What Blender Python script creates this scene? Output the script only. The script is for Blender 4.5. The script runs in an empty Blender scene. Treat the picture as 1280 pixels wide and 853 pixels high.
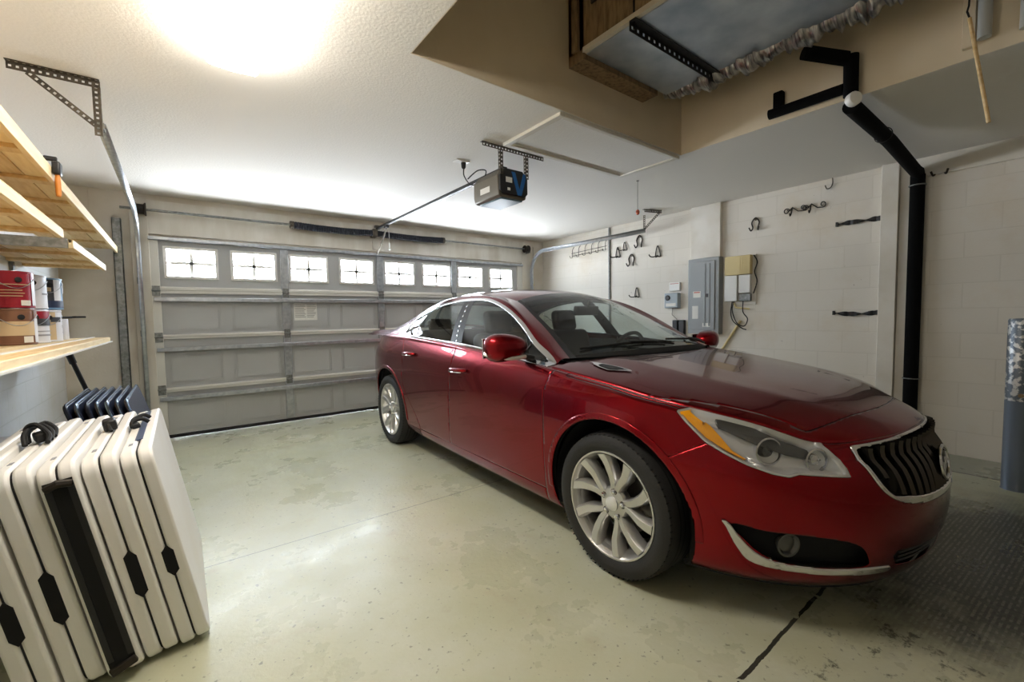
import bpy, bmesh, math, random
import numpy as np
from mathutils import Vector, Matrix
random.seed(7)
SC = bpy.context.scene
COL = SC.collection
# ------------------------------------------------------------------ camera
CAM_H = 1.21
_yaw, _pitch, _roll = math.radians(37.33556), math.radians(3.2325), math.radians(0.92756)
_f = Vector((math.sin(_yaw) * math.cos(_pitch), math.cos(_yaw) * math.cos(_pitch), -math.sin(_pitch)))
_r = Vector((math.cos(_yaw), -math.sin(_yaw), 0)); _d = _f.cross(_r)
_r2 = math.cos(_roll) * _r + math.sin(_roll) * _d; _d2 = -math.sin(_roll) * _r + math.cos(_roll) * _d
cam_data = bpy.data.cameras.new('camera'); cam = bpy.data.objects.new('camera', cam_data); COL.objects.link(cam)
cam.matrix_world = Matrix(((_r2.x, -_d2.x, -_f.x, 0), (_r2.y, -_d2.y, -_f.y, 0), (_r2.z, -_d2.z, -_f.z, CAM_H), (0, 0, 0, 1)))
cam_data.sensor_fit = 'HORIZONTAL'; cam_data.sensor_width = 36.0; cam_data.lens = 544.05 / 1280 * 36.0
cam_data.clip_start = 0.02; cam_data.clip_end = 200
SC.camera = cam
# ------------------------------------------------------------------ view, world, daylight through the door windows
SC.view_settings.view_transform = 'Standard'
try: SC.view_settings.look = 'None'
except TypeError: pass
SC.view_settings.exposure = 0.22
SC.view_settings.gamma = 1.0
SC.view_settings.use_curve_mapping = False
SC.cycles.use_denoising = True
SC.cycles.max_bounces = 9; SC.cycles.diffuse_bounces = 6; SC.cycles.glossy_bounces = 4
SC.cycles.transparent_max_bounces = 16; SC.cycles.transmission_bounces = 6
SC.cycles.sample_clamp_indirect = 12.0
SC.cycles.caustics_reflective = False; SC.cycles.caustics_refractive = False
WORLD_STRENGTH = 96.0
LAMP_STRENGTH = 32.0
w = bpy.data.worlds.new('world'); SC.world = w; w.use_nodes = True
_nt = w.node_tree; bg = _nt.nodes['Background']; bg.inputs[1].default_value = WORLD_STRENGTH
_tc = _nt.nodes.new('ShaderNodeTexCoord'); _sp = _nt.nodes.new('ShaderNodeSeparateXYZ'); _rp = _nt.nodes.new('ShaderNodeValToRGB')
_nt.links.new(_tc.outputs['Generated'], _sp.inputs[0]); _mr = _nt.nodes.new('ShaderNodeMapRange'); _mr.inputs[1].default_value = -1; _mr.inputs[2].default_value = 1
_nt.links.new(_sp.outputs[2], _mr.inputs[0]); _nt.links.new(_mr.outputs[0], _rp.inputs[0]); _nt.links.new(_rp.outputs[0], bg.inputs[0])
_e = _rp.color_ramp.elements   # sunlit pale ground below the horizon, bright hazy sky above
_e[0].position = 0.0; _e[0].color = (.62, .665, .71, 1); _e[1].position = 1.0; _e[1].color = (.32, .38, .46, 1)
_a = _e.new(.495); _a.color = (.62, .665, .71, 1); _a = _e.new(.51); _a.color = (.40, .45, .50, 1)
pl = bpy.data.lights.new('window_portal', 'AREA'); pl.shape = 'RECTANGLE'; pl.size = 4.6; pl.size_y = 0.42
po = bpy.data.objects.new('window_portal', pl); COL.objects.link(po)
po.location = (2.15, 5.80, 1.82); po.rotation_euler = (math.radians(-90), 0, 0)   # faces into the garage
pl.cycles.is_portal = True
# ------------------------------------------------------------------ materials
MATS = {}
def mat(name, col, rough=0.5, metal=0.0, col2=None, nscale=6.0, nlo=0.35, nhi=0.65, bump=0.0, bscale=60.0, coat=0.0, spec=0.5, detail=4.0, stretch=None):
    m = bpy.data.materials.new(name); m.use_nodes = True; nt = m.node_tree; N = nt.nodes; L = nt.links
    b = N['Principled BSDF']
    b.inputs['Base Color'].default_value = (*col, 1); b.inputs['Roughness'].default_value = rough; b.inputs['Metallic'].default_value = metal
    b.inputs['Coat Weight'].default_value = coat; b.inputs['Coat Roughness'].default_value = 0.04
    b.inputs['Specular IOR Level'].default_value = spec
    if col2 is not None or bump:
        tc = N.new('ShaderNodeTexCoord'); src = tc.outputs['Object']
        if stretch:
            mp = N.new('ShaderNodeMapping'); mp.inputs['Scale'].default_value = stretch; L.new(src, mp.inputs[0]); src = mp.outputs[0]
    if col2 is not None:
        n = N.new('ShaderNodeTexNoise'); n.inputs['Scale'].default_value = nscale; n.inputs['Detail'].default_value = detail; L.new(src, n.inputs['Vector'])
        r = N.new('ShaderNodeValToRGB'); r.color_ramp.elements[0].position = nlo; r.color_ramp.elements[1].position = nhi
        r.color_ramp.elements[0].color = (*col, 1); r.color_ramp.elements[1].color = (*col2, 1)
        L.new(n.outputs['Fac'], r.inputs[0]); L.new(r.outputs[0], b.inputs['Base Color'])
    if bump:
        n2 = N.new('ShaderNodeTexNoise'); n2.inputs['Scale'].default_value = bscale; n2.inputs['Detail'].default_value = 3; L.new(src, n2.inputs['Vector'])
        bp = N.new('ShaderNodeBump'); bp.inputs['Strength'].default_value = bump; bp.inputs['Distance'].default_value = 0.01
        L.new(n2.outputs['Fac'], bp.inputs['Height']); L.new(bp.outputs[0], b.inputs['Normal'])
    MATS[name] = m
    return m
def glass_mat(name, tint, refl=1.0, rough=0.0):
    m = bpy.data.materials.new(name); m.use_nodes = True; nt = m.node_tree; N = nt.nodes; L = nt.links
    N.remove(N['Principled BSDF']); out = N['Material Output']
    t = N.new('ShaderNodeBsdfTransparent'); t.inputs[0].default_value = (*tint, 1)
    g = N.new('ShaderNodeBsdfGlossy'); g.inputs['Roughness'].default_value = rough
    fr = N.new('ShaderNodeFresnel'); ge = N.new('ShaderNodeNewGeometry'); mi = N.new('ShaderNodeMapRange'); mi.inputs[3].default_value = 1.5; mi.inputs[4].default_value = 1 / 1.5
    L.new(ge.outputs['Backfacing'], mi.inputs[0]); L.new(mi.outputs[0], fr.inputs[0])
    mu = N.new('ShaderNodeMath'); mu.operation = 'MULTIPLY'; mu.inputs[1].default_value = refl
    mx = N.new('ShaderNodeMixShader'); L.new(fr.outputs[0], mu.inputs[0]); L.new(mu.outputs[0], mx.inputs[0]); L.new(t.outputs[0], mx.inputs[1]); L.new(g.outputs[0], mx.inputs[2])
    L.new(mx.outputs[0], out.inputs[0]); MATS[name] = m
    return m
def emit_mat(name, col, s):
    m = bpy.data.materials.new(name); m.use_nodes = True; b = m.node_tree.nodes['Principled BSDF']
    b.inputs['Base Color'].default_value = (*col, 1); b.inputs['Emission Color'].default_value = (*col, 1); b.inputs['Emission Strength'].default_value = s
    MATS[name] = m
    return m
# ------------------------------------------------------------------ mesh builder
class MB:
    def __init__(self): self.v = []; self.f = []
    def raw(self, V, F):
        o = len(self.v); self.v.extend([tuple(map(float, p)) for p in V]); self.f.extend([tuple(i + o for i in q) for q in F]); return self
    def box(self, x0, x1, y0, y1, z0, z1):
        V = [(x, y, z) for z in (z0, z1) for y in (y0, y1) for x in (x0, x1)]
        return self.raw(V, [(0, 2, 3, 1), (4, 5, 7, 6), (0, 1, 5, 4), (2, 6, 7, 3), (0, 4, 6, 2), (1, 3, 7, 5)])
    def obox(self, c, ax, h):
        c = Vector(c); A = [Vector(a).normalized() * s for a, s in zip(ax, h)]
        V = [c + A[0] * x + A[1] * y + A[2] * z for z in (-1, 1) for y in (-1, 1) for x in (-1, 1)]
        return self.raw(V, [(0, 2, 3, 1), (4, 5, 7, 6), (0, 1, 5, 4), (2, 6, 7, 3), (0, 4, 6, 2), (1, 3, 7, 5)])
    def bar(self, p0, p1, wd, ht, up=(0, 0, 1)):
        p0 = Vector(p0); p1 = Vector(p1); d = p1 - p0; u = Vector(up); s = d.cross(u)
        if s.length < 1e-6: s = d.cross(Vector((1, 0, 0)))
        s.normalize(); u = s.cross(d).normalized()
        return self.obox((p0 + p1) / 2, (d, s, u), (d.length / 2, wd / 2, ht / 2))
    def cyl(self, p0, p1, r, n=16, r2=None, cap=True):
        return self.tube([p0, p1], [r, r if r2 is None else r2], n, cap=cap)
    def tube(self, pts, r, n=10, closed=False, cap=True):
        P = [Vector(p) for p in pts]; m = len(P)
        R = [r] * m if isinstance(r, (int, float)) else r
        d0 = (P[1] - P[0]).normalized(); ref = Vector((0, 0, 1)) if abs(d0.z) < .9 else Vector((1, 0, 0))
        a = d0.cross(ref).normalized(); V = []; F = []
        for i in range(m):
            if closed: d = (P[(i + 1) % m] - P[i - 1]).normalized()
            elif i == 0: d = d0
            elif i == m - 1: d = (P[-1] - P[-2]).normalized()
            else: d = ((P[i + 1] - P[i]).normalized() + (P[i] - P[i - 1]).normalized()).normalized()
            a = (a - d * a.dot(d)).normalized(); b = d.cross(a)
            k = 1.0
            if 0 < i < m - 1 and not closed:
                c = max(.5, (P[i + 1] - P[i]).normalized().dot(d)); k = 1 / c
            for j in range(n):
                t = 2 * math.pi * j / n
                V.append(P[i] + (a * math.cos(t) + b * math.sin(t)) * R[i] * (k if k < 1.4 else 1.4))
        for i in range(m if closed else m - 1):
            for j in range(n):
                q = (i + 1) % m
                F.append((i * n + j, i * n + (j + 1) % n, q * n + (j + 1) % n, q * n + j))
        if cap and not closed: F.append(tuple(range(n))[::-1]); F.append(tuple((m - 1) * n + j for j in range(n)))
        return self.raw(V, F)
    def lathe(self, prof, o, axis=(0, 0, 1), n=32, cap=True):
        o = Vector(o); ax = Vector(axis).normalized(); ref = Vector((0, 0, 1)) if abs(ax.z) < .9 else Vector((1, 0, 0))
        a = ax.cross(ref).normalized(); b = ax.cross(a); V = []; F = []; m = len(prof)
        for r, h in prof:
            for j in range(n):
                t = 2 * math.pi * j / n; V.append(o + ax * h + (a * math.cos(t) + b * math.sin(t)) * r)
        for i in range(m - 1):
            for j in range(n): F.append((i * n + j, i * n + (j + 1) % n, (i + 1) * n + (j + 1) % n, (i + 1) * n + j))
        if cap: F.append(tuple(range(n))[::-1]); F.append(tuple((m - 1) * n + j for j in range(n)))
        return self.raw(V, F)
    def prism(self, poly, o, u, v, wv, h0, h1):
        o = Vector(o); u = Vector(u); v = Vector(v); wv = Vector(wv); n = len(poly)
        V = [o + u * a + v * b + wv * h for h in (h0, h1) for a, b in poly]
        F = [tuple(range(n))[::-1], tuple(range(n, 2 * n))] + [(i, (i + 1) % n, n + (i + 1) % n, n + i) for i in range(n)]
        return self.raw(V, F)
    def perf(self, p0, p1, nrm, wd=.03, th=.002, pitch=.025, hole=.011):
        """perforated steel strip from p0 to p1; nrm is the normal of its face"""
        p0 = Vector(p0); p1 = Vector(p1); d = p1 - p0; L = d.length; d = d / L; nv = Vector(nrm).normalized(); s = d.cross(nv).normalized()
        e = (wd - hole) / 2
        for sg in (-1, 1): self.obox((p0 + p1) / 2 + s * sg * (wd - e) / 2, (d, s, nv), (L / 2, e / 2, th / 2))
        k = max(1, int(L / pitch)); pt = L / k
        for i in range(k + 1):
            ww = (pt - hole) / 2 if 0 < i < k else (pt - hole) / 4
            self.obox(p0 + d * min(max(i * pt, ww), L - ww), (d, s, nv), (ww, hole / 2, th / 2))
        return self
    def grid(self, P, flip=False, wrap=False):
        P = np.asarray(P); a, b = P.shape[:2]; F = []
        for i in range(a - 1):
            for j in range(b - 1 if not wrap else b):
                q = (i * b + j, i * b + (j + 1) % b, (i + 1) * b + (j + 1) % b, (i + 1) * b + j)
                F.append(q[::-1] if flip else q)
        return self.raw(P.reshape(-1, 3), F)
    def build(self, name, m, parent=None, bevel=0.0, seg=2, smooth=True, angle=35, fix=True):
        me = bpy.data.meshes.new(name); me.from_pydata(self.v, [], self.f); me.update()
        if fix:
            bm = bmesh.new(); bm.from_mesh(me); bmesh.ops.recalc_face_normals(bm, faces=bm.faces); bm.to_mesh(me); bm.free()
        me.materials.append(m)
        o = bpy.data.objects.new(name, me); COL.objects.link(o)
        if parent is not None: o.parent = parent
        if smooth: shade(me, angle)
        if bevel:
            b = o.modifiers.new('bevel', 'BEVEL'); b.width = bevel; b.segments = seg; b.limit_method = 'ANGLE'; b.angle_limit = math.radians(40); b.harden_normals = False
        return o
def shade(me, angle=35):
    me.polygons.foreach_set('use_smooth', [True] * len(me.polygons))
    bm = bmesh.new(); bm.from_mesh(me); c = math.radians(angle)
    for e in bm.edges:
        if len(e.link_faces) == 2 and e.calc_face_angle(0) > c: e.smooth = False
    bm.to_mesh(me); bm.free()
def tag(o, label, cat, group=None, kind=None):
    if label: o['label'] = label
    if cat: o['category'] = cat
    if group: o['group'] = group
    if kind: o['kind'] = kind
    return o
def thing(name, label, cat, loc=(0, 0, 0), rz=0.0, group=None):
    o = bpy.data.objects.new(name, None); COL.objects.link(o); o.location = loc; o.rotation_euler = (0, 0, rz); o.empty_display_size = .05
    return tag(o, label, cat, group)
def struct(o): o['kind'] = 'structure'; return o
def copy_tree(o, label=None, loc=None, parent=None):
    c = o.copy(); COL.objects.link(c)
    if parent is not None: c.parent = parent
    if label: c['label'] = label
    if loc is not None: c.location = loc
    for ch in list(o.children): copy_tree(ch, None, None, c)
    return c
# ------------------------------------------------------------------ palette
def lin(*c): return tuple((x / 255 / 12.92) if x / 255 <= .04045 else ((x / 255 + .055) / 1.055) ** 2.4 for x in c)
mat('ceiling_paint', lin(232, 228, 222), .9, bump=.2, bscale=75)
mat('recess_paint', lin(228, 214, 190), .85, bump=.1, bscale=30, col2=lin(220, 204, 178), nscale=2.0)
mat('trim_paint', lin(226, 222, 214), .6, col2=lin(212, 205, 192), nscale=3)
mat('wood_white', lin(226, 222, 214), .7, col2=lin(204, 197, 184), nscale=5, stretch=(1, 1, .3))
mat('door_paint', lin(184, 185, 185), .55, col2=lin(176, 177, 177), nscale=1.5, bump=.05, bscale=300)
mat('door_rail', lin(215, 213, 206), .5)
mat('galvanized', lin(204, 208, 212), .34, .8, col2=lin(172, 178, 186), nscale=25, nlo=.3, nhi=.7)
mat('galvanized_dull', lin(150, 152, 150), .5, .6, col2=lin(116, 118, 116), nscale=40)
mat('dark_steel', lin(104, 96, 84), .5, .6, col2=lin(78, 72, 64), nscale=30)
mat('black_plastic', lin(26, 26, 28), .45)
mat('black_rubber', lin(20, 20, 21), .75)
mat('black_matte', lin(12, 12, 13), .9)
mat('spring_black', lin(30, 34, 46), .5, .3)
mat('white_plastic', lin(232, 230, 226), .4)
mat('cream_plastic', lin(214, 194, 140), .5)
mat('pine', lin(226, 200, 152), .6, col2=lin(204, 170, 116), nscale=9, nlo=.3, nhi=.7, stretch=(6, .6, 6), detail=6)
mat('pine_light', lin(238, 218, 176), .6, col2=lin(222, 196, 148), nscale=9, nlo=.3, nhi=.7, stretch=(6, .6, 6), detail=6)
mat('rough_wood', lin(150, 126, 96), .85, col2=lin(96, 76, 54), nscale=14, nlo=.4, nhi=.75, stretch=(3, 3, .6), detail=6)
mat('grey_paint', lin(148, 151, 152), .45, .1)
mat('pvc_grey', lin(186, 188, 186), .5)
mat('paper', lin(226, 224, 218), .8)
mat('chrome', lin(228, 228, 230), .09, 1.0)
mat('alloy', lin(206, 205, 203), .28, .8)
mat('iron', lin(52, 46, 40), .55, .5)
# ------------------------------------------------------------------ room shell
XL, XR_, YD, YB, ZC_ = -0.86, 5.07, 5.72, -1.7, 2.49
def floor_mat():
    m = bpy.data.materials.new('worn_floor_paint'); m.use_nodes = True; nt = m.node_tree; N = nt.nodes; L = nt.links; b = N['Principled BSDF']
    tc = N.new('ShaderNodeTexCoord'); P = tc.outputs['Object']
    def noise(s, d=4, rough=.6, vec=P):
        n = N.new('ShaderNodeTexNoise'); n.inputs['Scale'].default_value = s; n.inputs['Detail'].default_value = d; n.inputs['Roughness'].default_value = rough; L.new(vec, n.inputs['Vector']); return n.outputs['Fac']
    def ramp(f, a, c0, e, c1):
        r = N.new('ShaderNodeValToRGB'); r.color_ramp.elements[0].position = a; r.color_ramp.elements[1].position = e; r.color_ramp.elements[0].color = (*c0, 1); r.color_ramp.elements[1].color = (*c1, 1); L.new(f, r.inputs[0]); return r.outputs[0]
    def mix(fac, a, c):
        x = N.new('ShaderNodeMixRGB'); L.new(fac, x.inputs[0]); L.new(a, x.inputs[1])
        if isinstance(c, tuple): x.inputs[2].default_value = (*c, 1)
        else: L.new(c, x.inputs[2])
        return x.outputs[0]
    def math_(op, a, c=None):
        x = N.new('ShaderNodeMath'); x.operation = op
        for i, q in enumerate((a, c)):
            if q is None: continue
            if isinstance(q, (int, float)): x.inputs[i].default_value = q
            else: L.new(q, x.inputs[i])
        return x.outputs[0]
    W, K = (1, 1, 1), (0, 0, 0)
    sep = N.new('ShaderNodeSeparateXYZ'); L.new(P, sep.inputs[0]); X, Y = sep.outputs[0], sep.outputs[1]
    col = ramp(noise(.9, 3), .3, lin(176, 178, 150), .7, lin(196, 196, 170))
    col = mix(ramp(noise(2.3, 6, .7), .42, K, .82, (.5, .5, .5)), col, lin(205, 208, 202))      # paint worn to pale concrete
    col = mix(ramp(noise(3.1, 5, .65), .60, K, .84, (.5, .5, .5)), col, lin(150, 122, 96))      # brownish stains
    col = mix(ramp(noise(38, 2, .5), .66, K, .72, (.55, .55, .55)), col, lin(92, 90, 84))          # specks
    vo = N.new('ShaderNodeTexVoronoi'); vo.inputs['Scale'].default_value = 26; L.new(P, vo.inputs['Vector'])
    sp = ramp(vo.outputs['Distance'], .05, (.8, .8, .8), .10, K)
    col = mix(math_('MULTIPLY', sp, ramp(noise(1.7, 2), .5, K, .62, W)), col, lin(70, 66, 60))
    # saw cuts
    def line(c, at, wd, wob=0.0):
        q = math_('SUBTRACT', c, at)
        if wob: q = math_('ADD', q, math_('MULTIPLY', math_('SUBTRACT', noise(9, 3), .5), wob))
        return math_('LESS_THAN', math_('ABSOLUTE', q), wd)
    col = mix(math_('MULTIPLY', line(Y, 2.575, .0035), .75), col, lin(84, 84, 76))
    col = mix(math_('MULTIPLY', line(X, 2.60, .0035), .75), col, lin(84, 84, 76))
    rough_crack = math_('MULTIPLY', line(Y, .645, .0075, .024), math_('GREATER_THAN', noise(14, 2), .40))
    col = mix(math_('MULTIPLY', rough_crack, .92), col, lin(26, 24, 22))
    # tyre dirt with tread lines; the patch is widened to paint the car's shade
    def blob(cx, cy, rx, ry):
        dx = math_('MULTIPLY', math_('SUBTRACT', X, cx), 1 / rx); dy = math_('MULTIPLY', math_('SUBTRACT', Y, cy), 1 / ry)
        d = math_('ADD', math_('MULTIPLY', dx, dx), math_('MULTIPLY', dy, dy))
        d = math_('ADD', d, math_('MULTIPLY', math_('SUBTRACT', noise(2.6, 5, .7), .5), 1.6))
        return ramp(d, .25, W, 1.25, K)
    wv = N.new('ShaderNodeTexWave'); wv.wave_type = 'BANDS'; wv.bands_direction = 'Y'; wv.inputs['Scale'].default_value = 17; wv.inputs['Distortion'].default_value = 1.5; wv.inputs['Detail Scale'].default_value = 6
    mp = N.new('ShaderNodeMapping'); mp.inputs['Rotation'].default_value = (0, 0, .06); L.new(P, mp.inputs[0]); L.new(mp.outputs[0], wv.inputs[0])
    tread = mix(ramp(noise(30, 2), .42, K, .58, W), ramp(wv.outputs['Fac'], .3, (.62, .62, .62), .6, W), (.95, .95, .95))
    dirt = math_('MULTIPLY', blob(3.05, .24, 1.2, .62), tread)  # tyre dirt and painted shade share this mask
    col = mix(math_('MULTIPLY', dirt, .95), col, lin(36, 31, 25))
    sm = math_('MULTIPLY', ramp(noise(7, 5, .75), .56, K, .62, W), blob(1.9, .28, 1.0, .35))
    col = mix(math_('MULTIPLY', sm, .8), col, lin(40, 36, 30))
    col = mix(math_('MULTIPLY', math_('GREATER_THAN', X, 4.55), .55), col, lin(128, 132, 126))     # bare strip along the right wall
    col = mix(math_('MULTIPLY', line(X, 4.545, .012, .03), .85), col, lin(36, 34, 32))
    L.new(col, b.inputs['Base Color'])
    rr = N.new('ShaderNodeMapRange'); L.new(noise(2.0, 5, .65), rr.inputs[0]); rr.inputs[1].default_value = .3; rr.inputs[2].default_value = .7; rr.inputs[3].default_value = .20; rr.inputs[4].default_value = .42
    L.new(rr.outputs[0], b.inputs['Roughness'])
    bp = N.new('ShaderNodeBump'); bp.inputs['Strength'].default_value = .12; bp.inputs['Distance'].default_value = .01; L.new(noise(45, 4), bp.inputs['Height']); L.new(bp.outputs[0], b.inputs['Normal'])
    return m
def block_mat(name, c1, c2, mort, dirt, axis='yz'):
    """painted concrete block: faint courses 0.2 m high"""
    m = bpy.data.materials.new(name); m.use_nodes = True; nt = m.node_tree; N = nt.nodes; L = nt.links; b = N['Principled BSDF']
    tc = N.new('ShaderNodeTexCoord'); sep = N.new('ShaderNodeSeparateXYZ'); cb = N.new('ShaderNodeCombineXYZ'); L.new(tc.outputs['Object'], sep.inputs[0])
    L.new(sep.outputs[1 if axis == 'yz' else 0], cb.inputs[0]); L.new(sep.outputs[2], cb.inputs[1])
    br = N.new('ShaderNodeTexBrick'); br.inputs['Scale'].default_value = 1; br.inputs['Brick Width'].default_value = .40; br.inputs['Row Height'].default_value = .203; br.inputs['Mortar Size'].default_value = .006; br.inputs['Mortar Smooth'].default_value = .6
    br.inputs['Color1'].default_value = (*c1, 1); br.inputs['Color2'].default_value = (*c2, 1); br.inputs['Mortar'].default_value = (*mort, 1); L.new(cb.outputs[0], br.inputs[0])
    n = N.new('ShaderNodeTexNoise'); n.inputs['Scale'].default_value = 1.6; n.inputs['Detail'].default_value = 6; n.inputs['Roughness'].default_value = .65; L.new(tc.outputs['Object'], n.inputs[0])
    r = N.new('ShaderNodeValToRGB'); r.color_ramp.elements[0].position = .52; r.color_ramp.elements[1].position = .75; r.color_ramp.elements[0].color = (0, 0, 0, 1); r.color_ramp.elements[1].color = (.5, .5, .5, 1); L.new(n.outputs['Fac'], r.inputs[0])
    mx = N.new('ShaderNodeMixRGB'); L.new(r.outputs[0], mx.inputs[0]); L.new(br.outputs[0], mx.inputs[1]); mx.inputs[2].default_value = (*dirt, 1)
    n3 = N.new('ShaderNodeTexNoise'); n3.inputs['Scale'].default_value = 24; n3.inputs['Detail'].default_value = 2; L.new(tc.outputs['Object'], n3.inputs[0])
    r3 = N.new('ShaderNodeValToRGB'); r3.color_ramp.elements[0].position = .76; r3.color_ramp.elements[1].position = .79; r3.color_ramp.elements[0].color = (0, 0, 0, 1); r3.color_ramp.elements[1].color = (.6, .6, .6, 1); L.new(n3.outputs['Fac'], r3.inputs[0])
    mx2 = N.new('ShaderNodeMixRGB'); L.new(r3.outputs[0], mx2.inputs[0]); L.new(mx.outputs[0], mx2.inputs[1]); mx2.inputs[2].default_value = (*lin(150, 142, 130), 1)
    L.new(mx2.outputs[0], b.inputs['Base Color']); b.inputs['Roughness'].default_value = .75
    n2 = N.new('ShaderNodeTexNoise'); n2.inputs['Scale'].default_value = 70; L.new(tc.outputs['Object'], n2.inputs[0])
    ad = N.new('ShaderNodeMath'); ad.operation = 'MULTIPLY_ADD'; L.new(br.outputs['Fac'], ad.inputs[0]); ad.inputs[1].default_value = -.8; L.new(n2.outputs['Fac'], ad.inputs[2])
    bp = N.new('ShaderNodeBump'); bp.inputs['Strength'].default_value = .14; bp.inputs['Distance'].default_value = .005; L.new(ad.outputs[0], bp.inputs['Height']); L.new(bp.outputs[0], b.inputs['Normal'])
    MATS[name] = m; return m
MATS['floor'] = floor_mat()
block_mat('block_white', lin(224, 218, 208), lin(220, 214, 204), lin(215, 209, 198), lin(206, 190, 164))
block_mat('block_left', lin(236, 237, 240), lin(232, 233, 236), lin(224, 225, 226), lin(214, 208, 196))
mat('back_brown', lin(168, 158, 142), .9)
mat('stucco', lin(222, 216, 206), .85, col2=lin(206, 196, 180), nscale=2.5, bump=.1, bscale=50)
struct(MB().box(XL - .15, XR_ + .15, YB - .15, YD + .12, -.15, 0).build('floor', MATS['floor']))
HX0, HX1, HY1, HY0, HZ = .95, 3.29, 2.02, -1.0, 3.35       # recess for the ductwork
mb = MB(); mb.box(XL - .15, HX0, YB - .15, YD + .15, ZC_, ZC_ + .1); mb.box(HX1, XR_ + .15, YB - .15, YD + .15, ZC_, ZC_ + .1); mb.box(HX0, HX1, HY1, YD + .15, ZC_, ZC_ + .1); mb.box(HX0, HX1, YB - .15, HY0, ZC_, ZC_ + .1)
struct(mb.build('ceiling', MATS['ceiling_paint'], smooth=False))
mb = MB(); mb.box(HX0 - .08, HX0 + .006, HY0, HY1, ZC_ + .001, HZ); mb.box(HX1 - .006, HX1 + .08, HY0 - .08, HY1 + .08, ZC_ + .001, HZ); mb.box(HX0 - .08, HX1, HY1 - .006, HY1 + .08, ZC_ + .001, HZ); mb.box(HX0 - .08, HX1, HY0 - .08, HY0, ZC_ + .002, HZ); mb.box(HX0 - .08, HX1 + .08, HY0 - .08, HY1 + .08, HZ, HZ + .08)
struct(mb.build('ceiling_recess', MATS['recess_paint'], smooth=False))
struct(MB().box(XL - .15, XL, YB - .15, YD + .15, 0, ZC_).build('wall_left', MATS['block_left']))
struct(MB().box(XR_, XR_ + .15, YB - .15, YD + .15, 0, ZC_).build('wall_right', MATS['block_white']))
struct(MB().box(XL, XR_, YB - .15, YB, 0, ZC_).build('wall_back', MATS['back_brown']))
DX0, DX1, DH = -.21, 4.58, 2.075
mb = MB(); mb.box(XL, DX0, YD, YD + .15, 0, ZC_); mb.box(DX1, XR_, YD, YD + .15, 0, ZC_); mb.box(DX0, DX1, YD, YD + .15, DH, ZC_)
struct(mb.build('wall_front', MATS['stucco'], smooth=False))
# header boards, jamb boards
mb = MB(); mb.box(-.24, 4.72, YD - .035, YD, DH + .02, 2.43); struct(mb.build('trim_header', MATS['wood_white'], bevel=.003))
mb = MB(); mb.box(-.34, -.203, YD - .04, YD, 0, 2.44); struct(mb.build('trim_left_jamb', MATS['wood_white'], bevel=.003))
mb = MB(); mb.box(4.572, 4.74, YD - .04, YD, 0, 2.44); struct(mb.build('trim_right_jamb', MATS['wood_white'], bevel=.003))
mb = MB(); mb.box(-.655, -.625, YD - .012, YD, 1.9, 2.48); struct(mb.build('trim_seam_batten', MATS['stucco']))
mb = MB(); mb.box(2.06, 2.16, YD - .055, YD - .036, 2.12, 2.44); struct(mb.build('trim_header_block', MATS['wood_white'], bevel=.003))
# chases on the right wall
mb = MB(); mb.box(XR_ - .055, XR_, 2.575, 2.94, 1.84, ZC_); struct(mb.build('wall_chase', MATS['trim_paint'], bevel=.004))
mb = MB(); mb.box(XR_ - .06, XR_, 1.005, 1.125, 0, ZC_); struct(mb.build('wall_pilaster', MATS['trim_paint'], bevel=.004))
mb = MB(); mb.box(XR_ - .022, XR_, .925, 1.004, 0, ZC_); struct(mb.build('trim_pilaster_edge', MATS['trim_paint'], bevel=.003))
mb = MB(); mb.box(XR_ - .03, XR_, YB, .92, 2.33, ZC_); struct(mb.build('trim_right_top', MATS['trim_paint'], bevel=.006))
# ------------------------------------------------------------------ car paint and glass
def paint_mat():
    m = bpy.data.materials.new('red_metallic_paint'); m.use_nodes = True; nt = m.node_tree; N = nt.nodes; L = nt.links; b = N['Principled BSDF']
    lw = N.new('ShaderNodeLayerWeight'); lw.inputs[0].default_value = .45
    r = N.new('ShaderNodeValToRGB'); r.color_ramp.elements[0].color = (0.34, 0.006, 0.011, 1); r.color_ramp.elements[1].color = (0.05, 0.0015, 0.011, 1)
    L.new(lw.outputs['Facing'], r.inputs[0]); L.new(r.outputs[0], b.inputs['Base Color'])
    b.inputs['Metallic'].default_value = .9; b.inputs['Roughness'].default_value = .25; b.inputs['Specular IOR Level'].default_value = .2
    b.inputs['Coat Weight'].default_value = .6; b.inputs['Coat Roughness'].default_value = .02; b.inputs['Coat IOR'].default_value = 1.38
    MATS['paint'] = m
paint_mat()
glass_mat('auto_glass', (.70, .77, .76), 1.15)
glass_mat('windscreen_glass', (.74, .81, .80), 1.1)
glass_mat('lens', (.93, .94, .95), 1.2)
glass_mat('window_pane', (.95, .96, .97), 1.0)
mat('tire', lin(34, 33, 32), .7, bump=.2, bscale=120)
mat('cabin', lin(52, 48, 44), .8)
mat('leather', lin(72, 64, 58), .55)
mat('amber', lin(255, 172, 24), .25)
mat('lamp_silver', lin(232, 232, 232), .16, .45)
mat('lamp_dark', lin(104, 104, 104), .25, .6)
mat('tail_red', lin(150, 10, 14), .15, coat=1)
mat('dark_chrome', lin(86, 82, 78), .25, .9)
mat('disc_steel', lin(120, 116, 112), .35, .9)
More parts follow.
